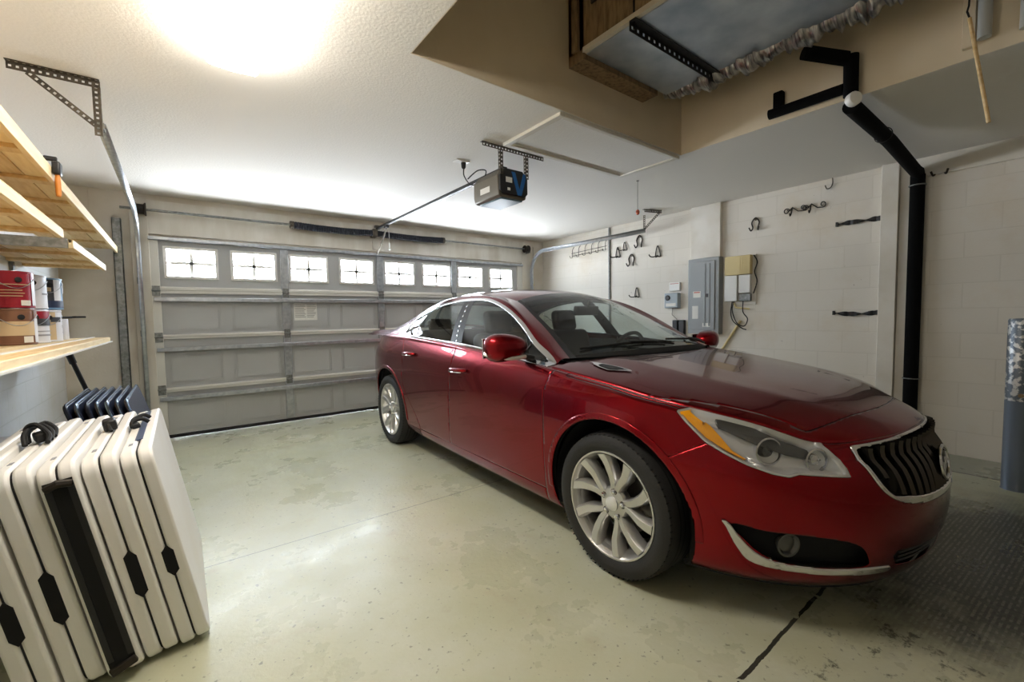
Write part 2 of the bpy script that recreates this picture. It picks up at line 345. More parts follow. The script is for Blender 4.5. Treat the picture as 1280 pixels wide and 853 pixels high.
# ------------------------------------------------------------------ car surface (x rearward from front axle, y to passenger side, z up)
def spline(xs, ys):
    """natural cubic spline through (xs, ys), ys may be vectors; linear beyond the ends"""
    xs = np.asarray(xs, float); ys = np.asarray(ys, float)
    n = len(xs); h = np.diff(xs)
    A = np.zeros((n, n)); B = np.zeros_like(ys); A[0, 0] = A[-1, -1] = 1
    for i in range(1, n - 1):
        A[i, i - 1] = h[i - 1]; A[i, i] = 2 * (h[i - 1] + h[i]); A[i, i + 1] = h[i]
        B[i] = 6 * ((ys[i + 1] - ys[i]) / h[i] - (ys[i] - ys[i - 1]) / h[i - 1])
    M2 = np.linalg.solve(A, B)
    def f(x):
        x = np.atleast_1d(np.asarray(x, float)); xc = np.clip(x, xs[0], xs[-1])
        i = np.clip(np.searchsorted(xs, xc) - 1, 0, n - 2)
        a = (xs[i + 1] - xc) / h[i]; b = (xc - xs[i]) / h[i]
        if ys.ndim > 1: a = a[:, None]; b = b[:, None]; hh = h[i][:, None]
        else: hh = h[i]
        return a * ys[i] + b * ys[i + 1] + ((a ** 3 - a) * M2[i] + (b ** 3 - b) * M2[i + 1]) * hh ** 2 / 6
    return f
# rows of the lower body, bottom to top: half width, front x, front exponent, rear x, and z along the contour parameter
# contour parameter t: 0 front centre .. 1 (x = XC) side .. 2 (x = XR) .. 3 rear centre
XC, XR = 0.0, 2.75
ROWS = [  # w, xf, xr, knots (t, z)
    (0.825, -0.895, 3.68, [(0, .175), (.3, .168), (.6, .165), (1, .17), (1.5, .175), (2, .21), (2.6, .27), (3, .27)]),
    (0.872, -0.940, 3.76, [(0, .235), (.5, .235), (1, .225), (1.5, .225), (2, .25), (2.6, .31), (3, .31)]),
    (0.905, -0.975, 3.83, [(0, .42), (.6, .42), (1, .43), (1.5, .45), (2, .46), (2.6, .46), (3, .46)]),
    (0.922, -0.953, 3.86, [(0, .60), (.6, .60), (.85, .64), (1, .70), (1.3, .765), (1.6, .79), (2, .80), (2.6, .74), (3, .72)]),
    (0.908, -0.912, 3.84, [(0, .675), (.35, .665), (.55, .712), (.72, .790), (.80, .822), (.88, .838), (1, .866), (1.145, .903), (1.40, .960), (1.545, .985), (1.665, 1.0), (1.862, 1.018), (2, 1.01), (2.5, .96), (3, .95)]),
    (0.845, -0.882, 3.80, [(0, .735), (.30, .722), (.434, .724), (.545, .770), (.685, .814), (.77, .832), (.88, .852), (1, .880), (1.145, .926), (1.40, .982), (1.545, 1.009), (1.665, 1.023), (1.862, 1.043), (2, 1.048), (2.5, 1.03), (3, 1.03)]),
]
FN, RN = 2.15, 2.3
def contour(t, w, xf, xr):
    t = np.asarray(t, float)
    a = np.clip(t, 0, 1) * np.pi / 2
    x = np.where(t <= 1, XC - (XC - xf) * np.cos(a) ** (2 / FN), 0)
    y = np.where(t <= 1, w * np.sin(a) ** (2 / FN), w)
    x = np.where((t > 1) & (t <= 2), XC + (t - 1) * (XR - XC), x)
    b = np.clip(t - 2, 0, 1) * np.pi / 2
    x = np.where(t > 2, XR + (xr - XR) * np.sin(b) ** (2 / RN), x)
    y = np.where(t > 2, w * np.abs(np.cos(b)) ** (2 / RN), y)
    return x, y
def row_pts(r, t):
    w, xf, xr, kn = ROWS[r]
    t = np.asarray(t, float)
    wt = np.full(t.shape, w)
    if r == 5:   # the belt: a little narrower on the bonnet, wide along the doors
        wt = spline([0, .8, 1, 1.15, 1.4, 1.8, 2, 3], [.845, .845, .835, .858, .866, .862, .845, .82])(t)
    if r == 4:
        wt = spline([0, .8, 1.0, 1.15, 1.35, 1.6, 2, 3], [.905, .905, .905, .900, .886, .880, .866, .82])(t)
    x, y = contour(t, wt, xf, xr)
    k = np.array(kn); z = spline(k[:, 0], k[:, 1])(t)
    return np.stack([x, y, z], -1)
def tub(t, v):
    """lower body: t along the contour (array), v 0..5 across the rows (array); crease at row 4"""
    P = np.stack([row_pts(r, t) for r in range(6)], 0)          # 6 x n x 3
    v = np.asarray(v, float)
    lo = spline([0, 1, 2, 3, 4], P[:5].reshape(5, -1))(np.clip(v, 0, 4)).reshape(len(v), -1, 3)
    f = np.clip(v - 4, 0, 1)[:, None, None]
    up = P[4][None] * (1 - f) + P[5][None] * f
    bul = (f * (1 - f)) * 0.03
    up = up + bul * np.array([0, .3, 1.0])
    return np.where((v <= 4)[:, None, None], lo, up)             # nv x nt x 3
ZC = spline([-.95, -.882, -.85, -.776, -.70, -.56, -.30, 0, .22, .5], [.66, .736, .757, .795, .822, .862, .910, .952, .978, .995])
_tt = np.linspace(0, 1.4, 400); _F = row_pts(5, _tt)
def belt(x):
    """y and z of the belt row at x"""
    x = np.asarray(x, float)
    return np.interp(x, _F[:, 0], _F[:, 1]), np.interp(x, _F[:, 0], _F[:, 2])
def hood_z(x, s):
    """bonnet height at x and s = y / belt y"""
    yb, zb = belt(x); zc = ZC(np.ravel(x)).reshape(np.shape(x))
    q = np.abs(s)
    z = zc - (zc - zb) * (0.25 * q ** 2 + 0.75 * q ** 3.2)
    amp = 0.010 * np.clip((np.asarray(x) + .85) / .3, 0, 1)
    z = z + amp * np.exp(-((q - .60) / .09) ** 2) * (1 - q)
    return z
# upper body rows, one point per station: belt F (from the tub), glass top G, roof edge S, then M and centre
TAU = np.arange(14.)
S_ = np.array([(.455, .695, .968), (.61, .635, 1.035), (.79, .590, 1.135), (1.00, .542, 1.238), (1.22, .490, 1.322), (1.50, .500, 1.376), (1.80, .510, 1.395),
               (2.10, .510, 1.385), (2.40, .505, 1.340), (2.70, .530, 1.250), (3.00, .575, 1.140), (3.18, .600, 1.085), (3.50, .610, 1.078), (3.80, .600, 1.060)])
FX = np.array([.43, .60, .80, 1.00, 1.22, 1.50, 1.80, 2.10, 2.40, 2.70, 3.00, 3.20, 3.50, 3.80])
G_ = np.array([(.455, .795, .944), (.59, .775, 1.00), (.76, .737, 1.10), (.97, .690, 1.215), (1.20, .652, 1.302), (1.48, .635, 1.345), (1.80, .636, 1.348),
               (2.08, .645, 1.325), (2.36, .660, 1.268), (2.64, .690, 1.185), (2.95, .730, 1.100), (3.17, .735, 1.072), (3.50, .725, 1.066), (3.80, .690, 1.052)])
C_ = np.array([(.22, 0, .986), (.46, 0, 1.105), (.70, 0, 1.215), (.93, 0, 1.310), (1.17, 0, 1.388), (1.50, 0, 1.434), (1.80, 0, 1.448),
               (2.10, 0, 1.440), (2.42, 0, 1.402), (2.76, 0, 1.305), (3.08, 0, 1.185), (3.28, 0, 1.120), (3.52, 0, 1.105), (3.80, 0, 1.085)])
def upF(tau):
    x = spline(TAU, FX)(tau)
    t = np.where(x <= XR, 1 + (x - XC) / (XR - XC), 2.0)
    p = row_pts(5, t)
    q = np.clip((x - XR) / .85, 0, 1)
    p[:, 0] = x; p[:, 1] -= .10 * q ** 2; p[:, 2] -= .02 * q
    return p
def side_up(tau, v):
    """upper side from belt (v=0) by way of G (v=1) to the roof edge S (v=2)"""
    tau = np.asarray(tau, float)
    F = upF(tau); G = spline(TAU, G_)(tau); S = spline(TAU, S_)(tau)
    H = F * .5 + G * .5; H[:, 1] += .018 * np.clip((G[:, 2] - F[:, 2]) / .3, 0, 1)
    K = G * .5 + S * .5; K[:, 1] += .012; K[:, 2] += .012
    v = np.asarray(v, float)
    return spline([0, .5, 1, 1.5, 2], np.stack([F, H, G, K, S]).reshape(5, -1))(v).reshape(len(v), -1, 3)
def top_up(tau, s):
    """windscreen, roof, rear window, boot: s from -1 (far roof edge) to 1"""
    tau = np.asarray(tau, float); s = np.asarray(s, float)
    S = spline(TAU, S_)(tau); C = spline(TAU, C_)(tau)
    q = np.abs(s)[:, None, None]
    P = C[None] + (S - C)[None] * (0.80 * q ** 2 + 0.20 * q ** 4)
    P[..., 1] = S[None, :, 1] * s[:, None]
    return P
# ------------------------------------------------------------------ end car surface
def smooth_poly(pts, k=6, closed=True):
    P = np.array(pts, float); n = len(P); out = []
    for i in range(n if closed else n - 1):
        p0, p1, p2, p3 = (P[(i - 1) % n], P[i], P[(i + 1) % n], P[(i + 2) % n]) if closed else (P[max(i - 1, 0)], P[i], P[i + 1], P[min(i + 2, n - 1)])
        for t in np.arange(k) / k:
            out.append(.5 * ((2 * p1) + (-p0 + p2) * t + (2 * p0 - 5 * p1 + 4 * p2 - p3) * t * t + (-p0 + 3 * p1 - 3 * p2 + p3) * t ** 3))
    if not closed: out.append(P[-1])
    return np.array(out)
# ------------------------------------------------------------------ garage door
gd = thing('garage_door', 'grey sectional garage door with a row of small windows, behind the red car', 'garage door', (0, 0, 0))
Y0 = YD - .005
SEC = [(.035, .515), (.52, 1.055), (1.06, 1.53), (1.535, 2.065)]
WIN = [(-.10, .367), (.477, .934), (1.057, 1.502), (1.63, 2.078), (2.209, 2.66), (2.768, 3.235), (3.34, 3.805), (3.919, 4.389)]
STL = [(.967, 1.05), (2.113, 2.198), (3.232, 3.313)]
for i, (z0, z1) in enumerate(SEC):
    mb = MB()
    if i < 3:
        mb.box(DX0 + .005, DX1 - .005, Y0, Y0 + .03, z0, z1)
        zz = [(.075, .355), (.565, .865), (1.115, 1.395)][i]
        for x0, x1 in WIN:   # raised panels
            zq0, zq1 = zz
            for d, h in ((0, .006), (.018, .006)):
                for a, b_, c, e in ((x0 + d, x1 - d, zq0 + d, zq0 + d + .006), (x0 + d, x1 - d, zq1 - d - .006, zq1 - d), (x0 + d, x0 + d + .006, zq0 + d, zq1 - d), (x1 - d - .006, x1 - d, zq0 + d, zq1 - d)):
                    mb.box(a, b_, Y0 - h, Y0, c, e)
    else:
        wz0, wz1 = 1.655, 1.985
        mb.box(DX0 + .005, DX1 - .005, Y0, Y0 + .03, z0, wz0); mb.box(DX0 + .005, DX1 - .005, Y0, Y0 + .03, wz1, z1)
        ed = [DX0 + .005] + [q for w_ in WIN for q in w_] + [DX1 - .005]
        for a, b_ in zip(ed[0::2], ed[1::2]): mb.box(a, b_, Y0, Y0 + .03, wz0, wz1)
    mb.build('section_panel', MATS['door_paint'], gd, smooth=False)
for z0, z1 in ((.482, .53), (1.032, 1.08), (1.500, 1.572)):
    mb = MB(); mb.box(DX0 + .07, DX1 - .07, Y0 - .022, Y0, z0, z1); mb.box(DX0 + .07, DX1 - .07, Y0 - .028, Y0 - .02, z0 + (z1 - z0) * .45, z1 - .008); mb.build('section_rail', MATS['door_rail'], gd, bevel=.004)
for zc in (.42, .928, 1.442):
    mb = MB(); mb.box(DX0 + .02, DX1 - .02, Y0 - .055, Y0 - .042, zc - .020, zc + .016); mb.box(DX0 + .02, DX1 - .02, Y0 - .055, Y0 - .002, zc + .012, zc + .018); mb.box(DX0 + .02, DX1 - .02, Y0 - .055, Y0 - .002, zc - .022, zc - .016)
    mb.build('strut', MATS['galvanized'], gd, bevel=.003)
mb = MB(); mb.box(DX0, DX1, Y0 - .05, Y0 - .002, 2.036, 2.046); mb.box(DX0, DX1, Y0 - .05, Y0 - .042, 2.036, 2.072); mb.build('top_strut', MATS['galvanized'], gd, bevel=.003)
for k, (x0, x1) in enumerate([(-.205, -.135)] + STL + [(4.47, 4.57)]):
    for i, (z0, z1) in enumerate(SEC):
        edge = k in (0, 4)
        mb = MB(); mb.box(x0, x1, Y0 - (.030 if edge else .024), Y0 - .001, z0 + .02, z1 - (.02 if i < 3 else .03))
        if not edge: mb.box(x0, x0 + .008, Y0 - .032, Y0 - .02, z0 + .02, z1 - .03); mb.box(x1 - .008, x1, Y0 - .032, Y0 - .02, z0 + .02, z1 - .03)
        mb.build('end_stile' if edge else 'center_stile', MATS['door_rail'] if edge else MATS['galvanized'], gd, bevel=.002)
    for zc in (.517, 1.057, 1.532):
        xc = (x0 + x1) / 2
        mb = MB(); mb.box(xc - .032, xc + .032, Y0 - .037, Y0 - .030, zc - .055, zc - .008); mb.box(xc - .032, xc + .032, Y0 - .037, Y0 - .030, zc + .008, zc + .045); mb.cyl((xc - .035, Y0 - .042, zc), (xc + .035, Y0 - .042, zc), .009, 10)
        for dx in (-.018, .018):
            for dz in (-.035, .028): mb.cyl((xc + dx, Y0 - .037, zc + dz), (xc + dx, Y0 - .042, zc + dz), .006, 6)
        mb.build('hinge', MATS['galvanized_dull'], gd)
for x0, x1 in WIN:
    z0, z1 = 1.655, 1.985; mb = MB(); fw = .028
    for a, b_, c, e in ((x0, x1, z0, z0 + fw), (x0, x1, z1 - fw, z1), (x0, x0 + fw, z0 + fw, z1 - fw), (x1 - fw, x1, z0 + fw, z1 - fw)): mb.box(a, b_, Y0 - .016, Y0 + .035, c, e)
    wf = mb.build('window', MATS['white_plastic'], gd, bevel=.003)
    xm, zm = (x0 + x1) / 2, (z0 + z1) / 2
    mb = MB(); mb.box(xm - .016, xm + .016, Y0 + .010, Y0 + .020, z0 + fw, z1 - fw); mb.box(x0 + fw, x1 - fw, Y0 + .010, Y0 + .020, zm - .016, zm + .016); mb.build('window_grille', MATS['white_plastic'], wf)
    mb = MB(); mb.raw([(x0 + .01, Y0 + .018, z0 + .01), (x1 - .01, Y0 + .018, z0 + .01), (x1 - .01, Y0 + .018, z1 - .01), (x0 + .01, Y0 + .018, z1 - .01)], [(0, 1, 2, 3)]); mb.build('pane', MATS['window_pane'], wf)
MB().box(DX0 + .01, DX1 - .01, Y0 - .01, Y0 + .035, .002, .037).build('bottom_seal', MATS['black_rubber'], gd, bevel=.006)
st = MB().box(1.095, 1.352, Y0 - .003, Y0 - .0005, 1.205, 1.408).build('warning_sticker', MATS['paper'], gd); st['label'] = 'cream warning sticker with two columns of small print'
mat('ink', lin(120, 118, 112), .8)
mb = MB()
for c0, c1 in ((1.105, 1.225), (1.237, 1.342)):
    for r in range(9):
        z = 1.385 - r * .018; mb.box(c0, c1 - random.random() * .03, Y0 - .0036, Y0 - .003, z, z + .006)
mb.build('fine_print', MATS['ink'], st)
# ------------------------------------------------------------------ torsion shaft
ts = thing('torsion_shaft', 'long steel torsion shaft with two black springs above the garage door', 'torsion spring')
YS = 5.60; ZS = 2.312
MB().cyl((-.40, YS, ZS), (4.60, YS, ZS), .0127, 14).build('shaft', MATS['galvanized_dull'], ts)
for x0, x1 in ((1.10, 2.03), (2.09, 3.05)):
    P = []; n = 34
    for i in range(n * 8 + 1):
        t = i / 8; a = 2 * math.pi * t; P.append((x0 + (x1 - x0) * t / n, YS + .030 * math.cos(a), ZS - .012 * math.sin(math.pi * t / n) + .030 * math.sin(a)))
    mb = MB(); mb.tube(P, .013, 6); mb.build('spring', MATS['spring_black'], ts)
for x in (1.09, 3.06): MB().lathe([(.014, -.02), (.042, -.02), (.042, .015), (.03, .02), (.014, .02)], (x, YS, ZS), (1, 0, 0), 18).build('winding_cone', MATS['dark_steel'], ts)
mb = MB(); mb.box(2.03, 2.09, YS - .045, YD - .036, ZS - .05, ZS + .05); mb.build('center_bracket', MATS['dark_steel'], ts, bevel=.006)
for x in (-.245, 4.60):
    mb = MB(); mb.lathe([(.014, -.04), (.06, -.04), (.06, -.034), (.048, -.03), (.048, .02), (.064, .03), (.064, .04), (.014, .04)], (x, YS, ZS), (1, 0, 0), 24); mb.build('cable_drum', MATS['iron'], ts)
    s = 1 if x > 1 else -1
    mb = MB(); mb.box(x + s * .055 - .006, x + s * .055 + .006, YS - .03, YD - .041, ZS - .06, ZS + .045); mb.build('end_bearing_plate', MATS['galvanized_dull'], ts)
# ------------------------------------------------------------------ tracks with hangers
def track(x, label, yend, ydir):
    t = thing('door_track', label, 'door track', group='garage door tracks')
    zt = 2.268; R = .32; yv = Y0 - .075
    path = [(x, yend, zt), (x, yv - R, zt)] + [(x, yv - R + R * math.sin(a), zt - R + R * math.cos(a)) for a in np.linspace(.12, math.pi / 2, 12)] + [(x, yv, .02)]
    # channel section: web plus two curled lips
    s = -1 if x < 1 else 1
    path = [Vector(p) for p in path]; mb = MB(); prof = [(-.026, -.018), (-.026, .010), (-.022, .016), (0, .018), (.022, .016), (.026, .010), (.026, -.018)]
    G = []
    for i, p in enumerate(path):
        d = ((path[min(i + 1, len(path) - 1)] - path[max(i - 1, 0)])).normalized(); nrm = d.cross(Vector((1, 0, 0))).normalized()
        G.append([p + nrm * a + Vector((s * b, 0, 0)) * 1.0 for a, b in prof])
    mb.grid(G); o = mb.build('rail', MATS['galvanized'], t); so = o.modifiers.new('solid', 'SOLIDIFY'); so.thickness = .003
    for z in (.35, 1.1, 1.62):
        mb = MB(); mb.box(x - .004 + s * .018, x + .004 + s * .018, yv - .02, YD - .041, z - .03, z + .03); mb.build('track_bracket', MATS['galvanized_dull'], t)
    return t, zt
tl, zt = track(-.285, 'steel garage door track left of the door, under a perforated bracket', 3.27, 1)
# perforated angle hanger at the near end of the left track
ym = 3.215
mb = MB(); mb.perf((-.61, ym, ZC_ - .018), (-.275, ym, ZC_ - .018), (0, 1, 0), .034); mb.perf((-.61, ym - .017, ZC_ - .002), (-.275, ym - .017, ZC_ - .002), (0, 0, 1), .034); mb.build('ceiling_angle', MATS['dark_steel'], tl)
mb = MB(); mb.perf((-.292, ym - .003, ZC_ - .02), (-.292, ym - .003, 2.205), (0, 1, 0), .032); mb.perf((-.277, ym + .014, ZC_ - .02), (-.277, ym + .014, 2.205), (1, 0, 0), .032); mb.build('drop_angle', MATS['dark_steel'], tl)
mb = MB(); mb.perf((-.54, ym + .003, ZC_ - .03), (-.295, ym + .003, 2.255), (0, 1, 0), .028); mb.build('brace', MATS['dark_steel'], tl)
mb = MB(); mb.cyl((-.30, ym + .02, 2.262), (-.262, ym + .02, 2.262), .007, 8); mb.box(-.30, -.27, ym - .002, 3.29, 2.245, 2.278); mb.build('bolt_tab', MATS['galvanized_dull'], tl)
tr, zt = track(4.745, 'steel garage door track on the right, its hanger beside the hanging pull cord', 3.42, 1)
mb = MB(); mb.perf((4.56, 3.30, ZC_ - .002), (4.80, 3.22, ZC_ - .002), (0, 0, 1), .04); mb.perf((4.56, 3.28, ZC_ - .02), (4.80, 3.20, ZC_ - .02), (.3, 1, 0), .034); mb.build('ceiling_angle', MATS['dark_steel'], tr)
mb = MB(); mb.perf((4.765, 3.43, ZC_ - .02), (4.765, 3.43, 2.25), (1, 0, 0), .032); mb.build('drop_angle', MATS['dark_steel'], tr)
mb = MB(); mb.perf((4.79, 3.22, ZC_ - .02), (4.772, 3.44, 2.29), (1, 0, 0), .03); mb.build('brace', MATS['dark_steel'], tr)
# galvanised post by the left jamb
mb = MB(); mb.box(-.462, -.456, 5.56, 5.63, 0, 2.20); mb.box(-.462, -.395, 5.56, 5.566, 0, 2.20); mb.box(-.401, -.395, 5.56, 5.63, 0, 2.20)
tag(mb.build('steel_post', MATS['galvanized_dull']), 'dull galvanized steel channel post left of the garage door track', 'post')
mb = MB(); mb.cyl((-.43, 5.60, 2.20), (-.43, 5.60, 2.225), .014, 10); 
# ------------------------------------------------------------------ opener
op = thing('garage_door_opener', 'grey ceiling-hung garage door opener motor with a blue chevron mark', 'garage door opener', (0, 0, 0))
ox0, ox1, oy0, oy1, oz0, oz1 = 1.965, 2.245, 2.70, 3.06, 2.125, 2.345
mat('opener_grey', lin(104, 97, 84), .5, .2); mat('opener_blue', lin(22, 92, 158), .4); mat('opener_lens', lin(96, 122, 132), .35)
prof = [(ox0, oz0 + .05), (ox0 + .01, oz0 + .01), (ox0 + .03, oz0), (ox1 - .03, oz0), (ox1 - .01, oz0 + .01), (ox1, oz0 + .05), (ox1, oz1 - .06), (ox1 - .05, oz1), (ox0 + .05, oz1), (ox0, oz1 - .06)]
mb = MB(); mb.prism(prof, (0, 0, 0), (1, 0, 0), (0, 0, 1), (0, 1, 0), oy0 + .02, oy1); mb.build('motor_housing', MATS['opener_grey'], op, bevel=.006)
fp = MB(); fp.prism([(ox0 + .005, oz0 + .045), (ox0 + .03, oz0 + .02), (ox1 - .03, oz0 + .02), (ox1 - .005, oz0 + .045), (ox1 - .005, oz1 - .06), (ox1 - .055, oz1 - .005), (ox0 + .055, oz1 - .005), (ox0 + .005, oz1 - .06)], (0, 0, 0), (1, 0, 0), (0, 0, 1), (0, 1, 0), oy0, oy0 + .02)
fpo = fp.build('front_plate', MATS['black_plastic'], op, bevel=.005)
ch = MB(); cx = ox0 + .185
ch.prism([(-.07, .20), (-.035, .20), (.005, .075), (.045, .20), (.08, .20), (.025, .03), (-.012, .03)], (cx, oy0, oz0 - .005), (1, 0, 0), (0, 0, 1), (0, -1, 0), 0, .003); ch.build('blue_chevron', MATS['opener_blue'], fpo)
ch = MB(); ch.box(ox0 + .06, ox0 + .12, oy0 - .002, oy0, oz0 + .11, oz0 + .15); ch.build('control_label', MATS['paper'], fpo)
ch = MB(); ch.box(ox0 + .075, ox0 + .10, oy0 - .004, oy0, oz0 + .05, oz0 + .07); ch.build('control_button', MATS['white_plastic'], fpo)
MB().box(ox0 + .035, ox1 - .035, oy0 + .03, oy1 - .03, oz0 - .012, oz0 + .002).build('light_lens', MATS['opener_lens'], op, bevel=.006)
MB().box(ox0 - .002, ox0 + .001, oy0 + .13, oy0 + .26, oz0 + .055, oz0 + .10).build('side_label', MATS['paper'], op)
mb = MB(); mb.box(2.085, 2.125, oy1 - .25, 5.62, 2.366, 2.394); mb.build('drive_rail', MATS['black_plastic'], op, bevel=.004)
mb = MB(); mb.box(2.08, 2.13, 5.60, YD - .056, 2.3945, 2.42); mb.build('header_bracket', MATS['dark_steel'], op)
mb = MB(); mb.box(2.085, 2.125, 5.26, 5.34, 2.335, 2.366); mb.build('trolley', MATS['black_plastic'], op, bevel=.005)
mb = MB(); mb.tube([(2.105, 5.30, 2.34), (2.105, 5.42, 2.22), (2.105, 5.64, 2.06)], .010, 8); mb.build('door_arm', MATS['dark_steel'], op)
mb = MB(); mb.tube([(2.13, 5.29, 2.34), (2.135, 5.29, 2.15)], .003, 6); mb.lathe([(.003, -.09), (.014, -.085), (.014, -.07), (.008, -.06), (.008, .0), (.003, .01)], (2.135, 5.29, 2.15), (0, 0, 1), 10); mb.build('release_handle', MATS['white_plastic'], op)
mb = MB(); mb.perf((1.81, oy0 - .01, ZC_ - .018), (2.40, oy0 - .01, ZC_ - .018), (0, 1, 0), .03, pitch=.028, hole=.014); mb.perf((1.81, oy0 + .005, ZC_ - .002), (2.40, oy0 + .005, ZC_ - .002), (0, 0, 1), .03); mb.build('hanger_angle', MATS['dark_steel'], op)
for x in (1.985, 2.232):
    mb = MB(); mb.perf((x, oy0 - .006, ZC_ - .02), (x, oy0 - .006, oz1 - .06), (0, 1, 0), .026, pitch=.028, hole=.012); mb.perf((x - .013, oy0 + .007, ZC_ - .02), (x - .013, oy0 + .007, oz1 - .06), (1, 0, 0), .026); mb.build('hanger_strap', MATS['dark_steel'], op)
P = smooth_poly([(1.925, 3.14, 2.44), (1.92, 3.13, 2.37), (1.97, 3.10, 2.30), (2.06, 3.08, 2.345), (2.05, 3.0, 2.40), (1.98, 3.02, 2.395), (1.935, 3.10, 2.34)], 6, False) if 'smooth_poly' in globals() else [(1.925, 3.14, 2.44), (1.92, 3.13, 2.36), (2.0, 3.06, 2.33)]
MB().tube(P, .0045, 6).build('power_cord', MATS['black_rubber'], op)
ou = thing('ceiling_outlet', 'white ceiling outlet with a black plug, left of the opener motor', 'outlet', (1.905, 3.145, ZC_))
MB().box(-.06, .06, -.035, .035, -.008, 0).build('cover_plate', MATS['white_plastic'], ou, bevel=.003)
MB().lathe([(.012, -.055), (.018, -.045), (.020, -.008)], (.02, 0, 0), (0, 0, 1), 12).build('plug', MATS['black_rubber'], ou)
# ------------------------------------------------------------------ ceiling lamp
lm = thing('ceiling_lamp', 'glowing long white fluorescent ceiling lamp at the top left', 'ceiling lamp', (.26, 1.89, ZC_))
MB().box(-.105, .105, -.615, .615, -.03, 0).build('lamp_body', MATS['white_plastic'], lm, bevel=.004)
emit_mat('lamp_glow', (1.0, .93, .82), LAMP_STRENGTH)
prof = [(-.112, -.025), (-.112, -.060), (-.095, -.085), (0, -.092), (.095, -.085), (.112, -.060), (.112, -.025)]
MB().prism(prof, (0, 0, 0), (1, 0, 0), (0, 0, 1), (0, 1, 0), -.61, .61).build('diffuser', MATS['lamp_glow'], lm)
# ------------------------------------------------------------------ attic hatch
ah = thing('attic_hatch', 'white rectangular attic hatch framed in trim, beside the ceiling recess', 'hatch', (0, 0, 0))
hx0, hx1, hy0, hy1 = 1.955, 3.29, 2.03, 2.635
MB().box(hx0 + .04, hx1 - .04, hy0 + .03, hy1 - .04, ZC_ - .014, ZC_ - .003).build('hatch_panel', MATS['ceiling_paint'], ah)
for a in ((hx0, hx0 + .045, hy0, hy1), (hx1 - .045, hx1, hy0, hy1), (hx0 + .045, hx1 - .045, hy0, hy0 + .035), (hx0 + .045, hx1 - .045, hy1 - .045, hy1)):
    MB().box(*a, ZC_ - .026, ZC_ - .002).build('hatch_trim', MATS['trim_paint'], ah, bevel=.005)
pc = thing('ceiling_pull', 'thin pull cord with a small red wooden bead hanging from the attic hatch', 'pull cord', (3.555, 2.634, ZC_))
MB().cyl((0, 0, 0), (0, 0, -.285), .0025, 6).build('cord', MATS['dark_steel'], pc)
mat('red_bead', lin(176, 84, 58), .4)
MB().lathe([(.003, -.035), (.014, -.028), (.019, -.012), (.017, .004), (.010, .014), (.003, .018)], (0, 0, -.29), (0, 0, 1), 14).build('bead', MATS['red_bead'], pc)
MB().lathe([(.004, -.004), (.012, -.004), (.012, 0), (.004, 0)], (0, 0, 0), (0, 0, 1), 10).build('screw_eye', MATS['dark_steel'], pc)
# ------------------------------------------------------------------ ductwork in the recess
du = thing('air_duct', 'galvanized sheet-metal air duct in a wooden frame inside the ceiling recess', 'duct', (0, 0, 0))
dx0, dx1, dy0, dy1, dz = 2.04, 2.875, .10, 1.885, 2.79
mat('sheet_metal', lin(208, 216, 226), .38, .8, col2=lin(150, 164, 184), nscale=5.0, nlo=.25, nhi=.75, detail=8)
mb = MB(); mb.box(dx0, dx1, dy0, dy1, dz, dz + .02); mb.build('bottom_pan', MATS['sheet_metal'], du, bevel=.003)
mb = MB(); mb.box(dx0 + .02, dx1 - .01, dy0, dy1, dz + .02, dz + .40); mb.build('duct_box', MATS['sheet_metal'], du)
mb = MB(); mb.box(dx0 - .028, dx0 + .004, dy0, dy1 + .004, dz + .006, dz + .035); mb.build('side_flange', MATS['trim_paint'], du)
mb = MB(); mb.box(dx0 - .02, dx0, dy0, HY1 - .01, dz - .02 + .05, dz + .55); mb.box(dx0 - .02, dx1 - .1, dy1, HY1 - .001, dz - .03, dz + .55); mb.build('wood_frame', MATS['rough_wood'], du)
for y0, y1, z0, z1 in ((HY1 - .10, HY1 - .05, dz + .03, dz + .55), (1.30, 1.345, dz + .12, dz + .55), (1.05, 1.10, dz + .12, dz + .55)):
    MB().box(dx0 - .04, dx0 - .02, y0, y1, z0, z1).build('stud', MATS['rough_wood'], du)
MB().box(dx0 - .03, dx0 - .019, 1.56, 1.82, dz + .25, dz + .33).build('gap_board', MATS['iron'], du)
MB().box(dx0 - .024, dx0 - .0195, 1.15, 1.27, dz + .10, dz + .40).build('opening', MATS['black_matte'], du)
P = [(dx0 - .05, 1.62, dz + .40), (dx0 - .05, 1.66, dz + .22), (dx0 - .045, 1.58, dz + .15), (dx0 - .045, 1.46, dz + .10)]
MB().tube(P, .008, 6).build('wire', MATS['black_rubber'], du)
sc = MB(); sc.perf((dx0 - .04, 1.535, dz - .030), (dx1 + .03, 1.535, dz - .030), (0, 1, .0), .05, pitch=.05, hole=.018); sc.box(dx0 - .04, dx1 + .03, 1.495, 1.535, dz - .01, dz - .002); sc.build('support_channel', MATS['black_plastic'], du)
MB().cyl((dx0 - .02, 1.52, dz - .05), (dx0 - .02, 1.52, dz + .55), .006, 8).build('hanger_rod', MATS['black_plastic'], du)
def foil():
    m = mat('foil_insulation', lin(214, 214, 214), .28, .85, col2=lin(110, 112, 118), nscale=18, nlo=.35, nhi=.65, bump=.6, bscale=24, stretch=(.5, 4, .5), detail=3); return m
foil()
G = []; rr = random.Random(3)
for i, y in enumerate(np.linspace(1.93, .10, 120)):
    row = []; rad = .078 + .014 * math.sin(i * .35) + .012 * math.sin(i * 1.9 + 1) + rr.uniform(-.012, .012); rad *= min(1, .35 + i * .05)
    for k in range(20):
        a = 2 * math.pi * k / 20; q = rad * (1 + .10 * math.sin(3 * a + i * .8) + rr.uniform(-.05, .05))
        row.append((dx1 + .055 + q * math.cos(a) * .95, y, dz + .035 + q * math.sin(a)))
    G.append(row)
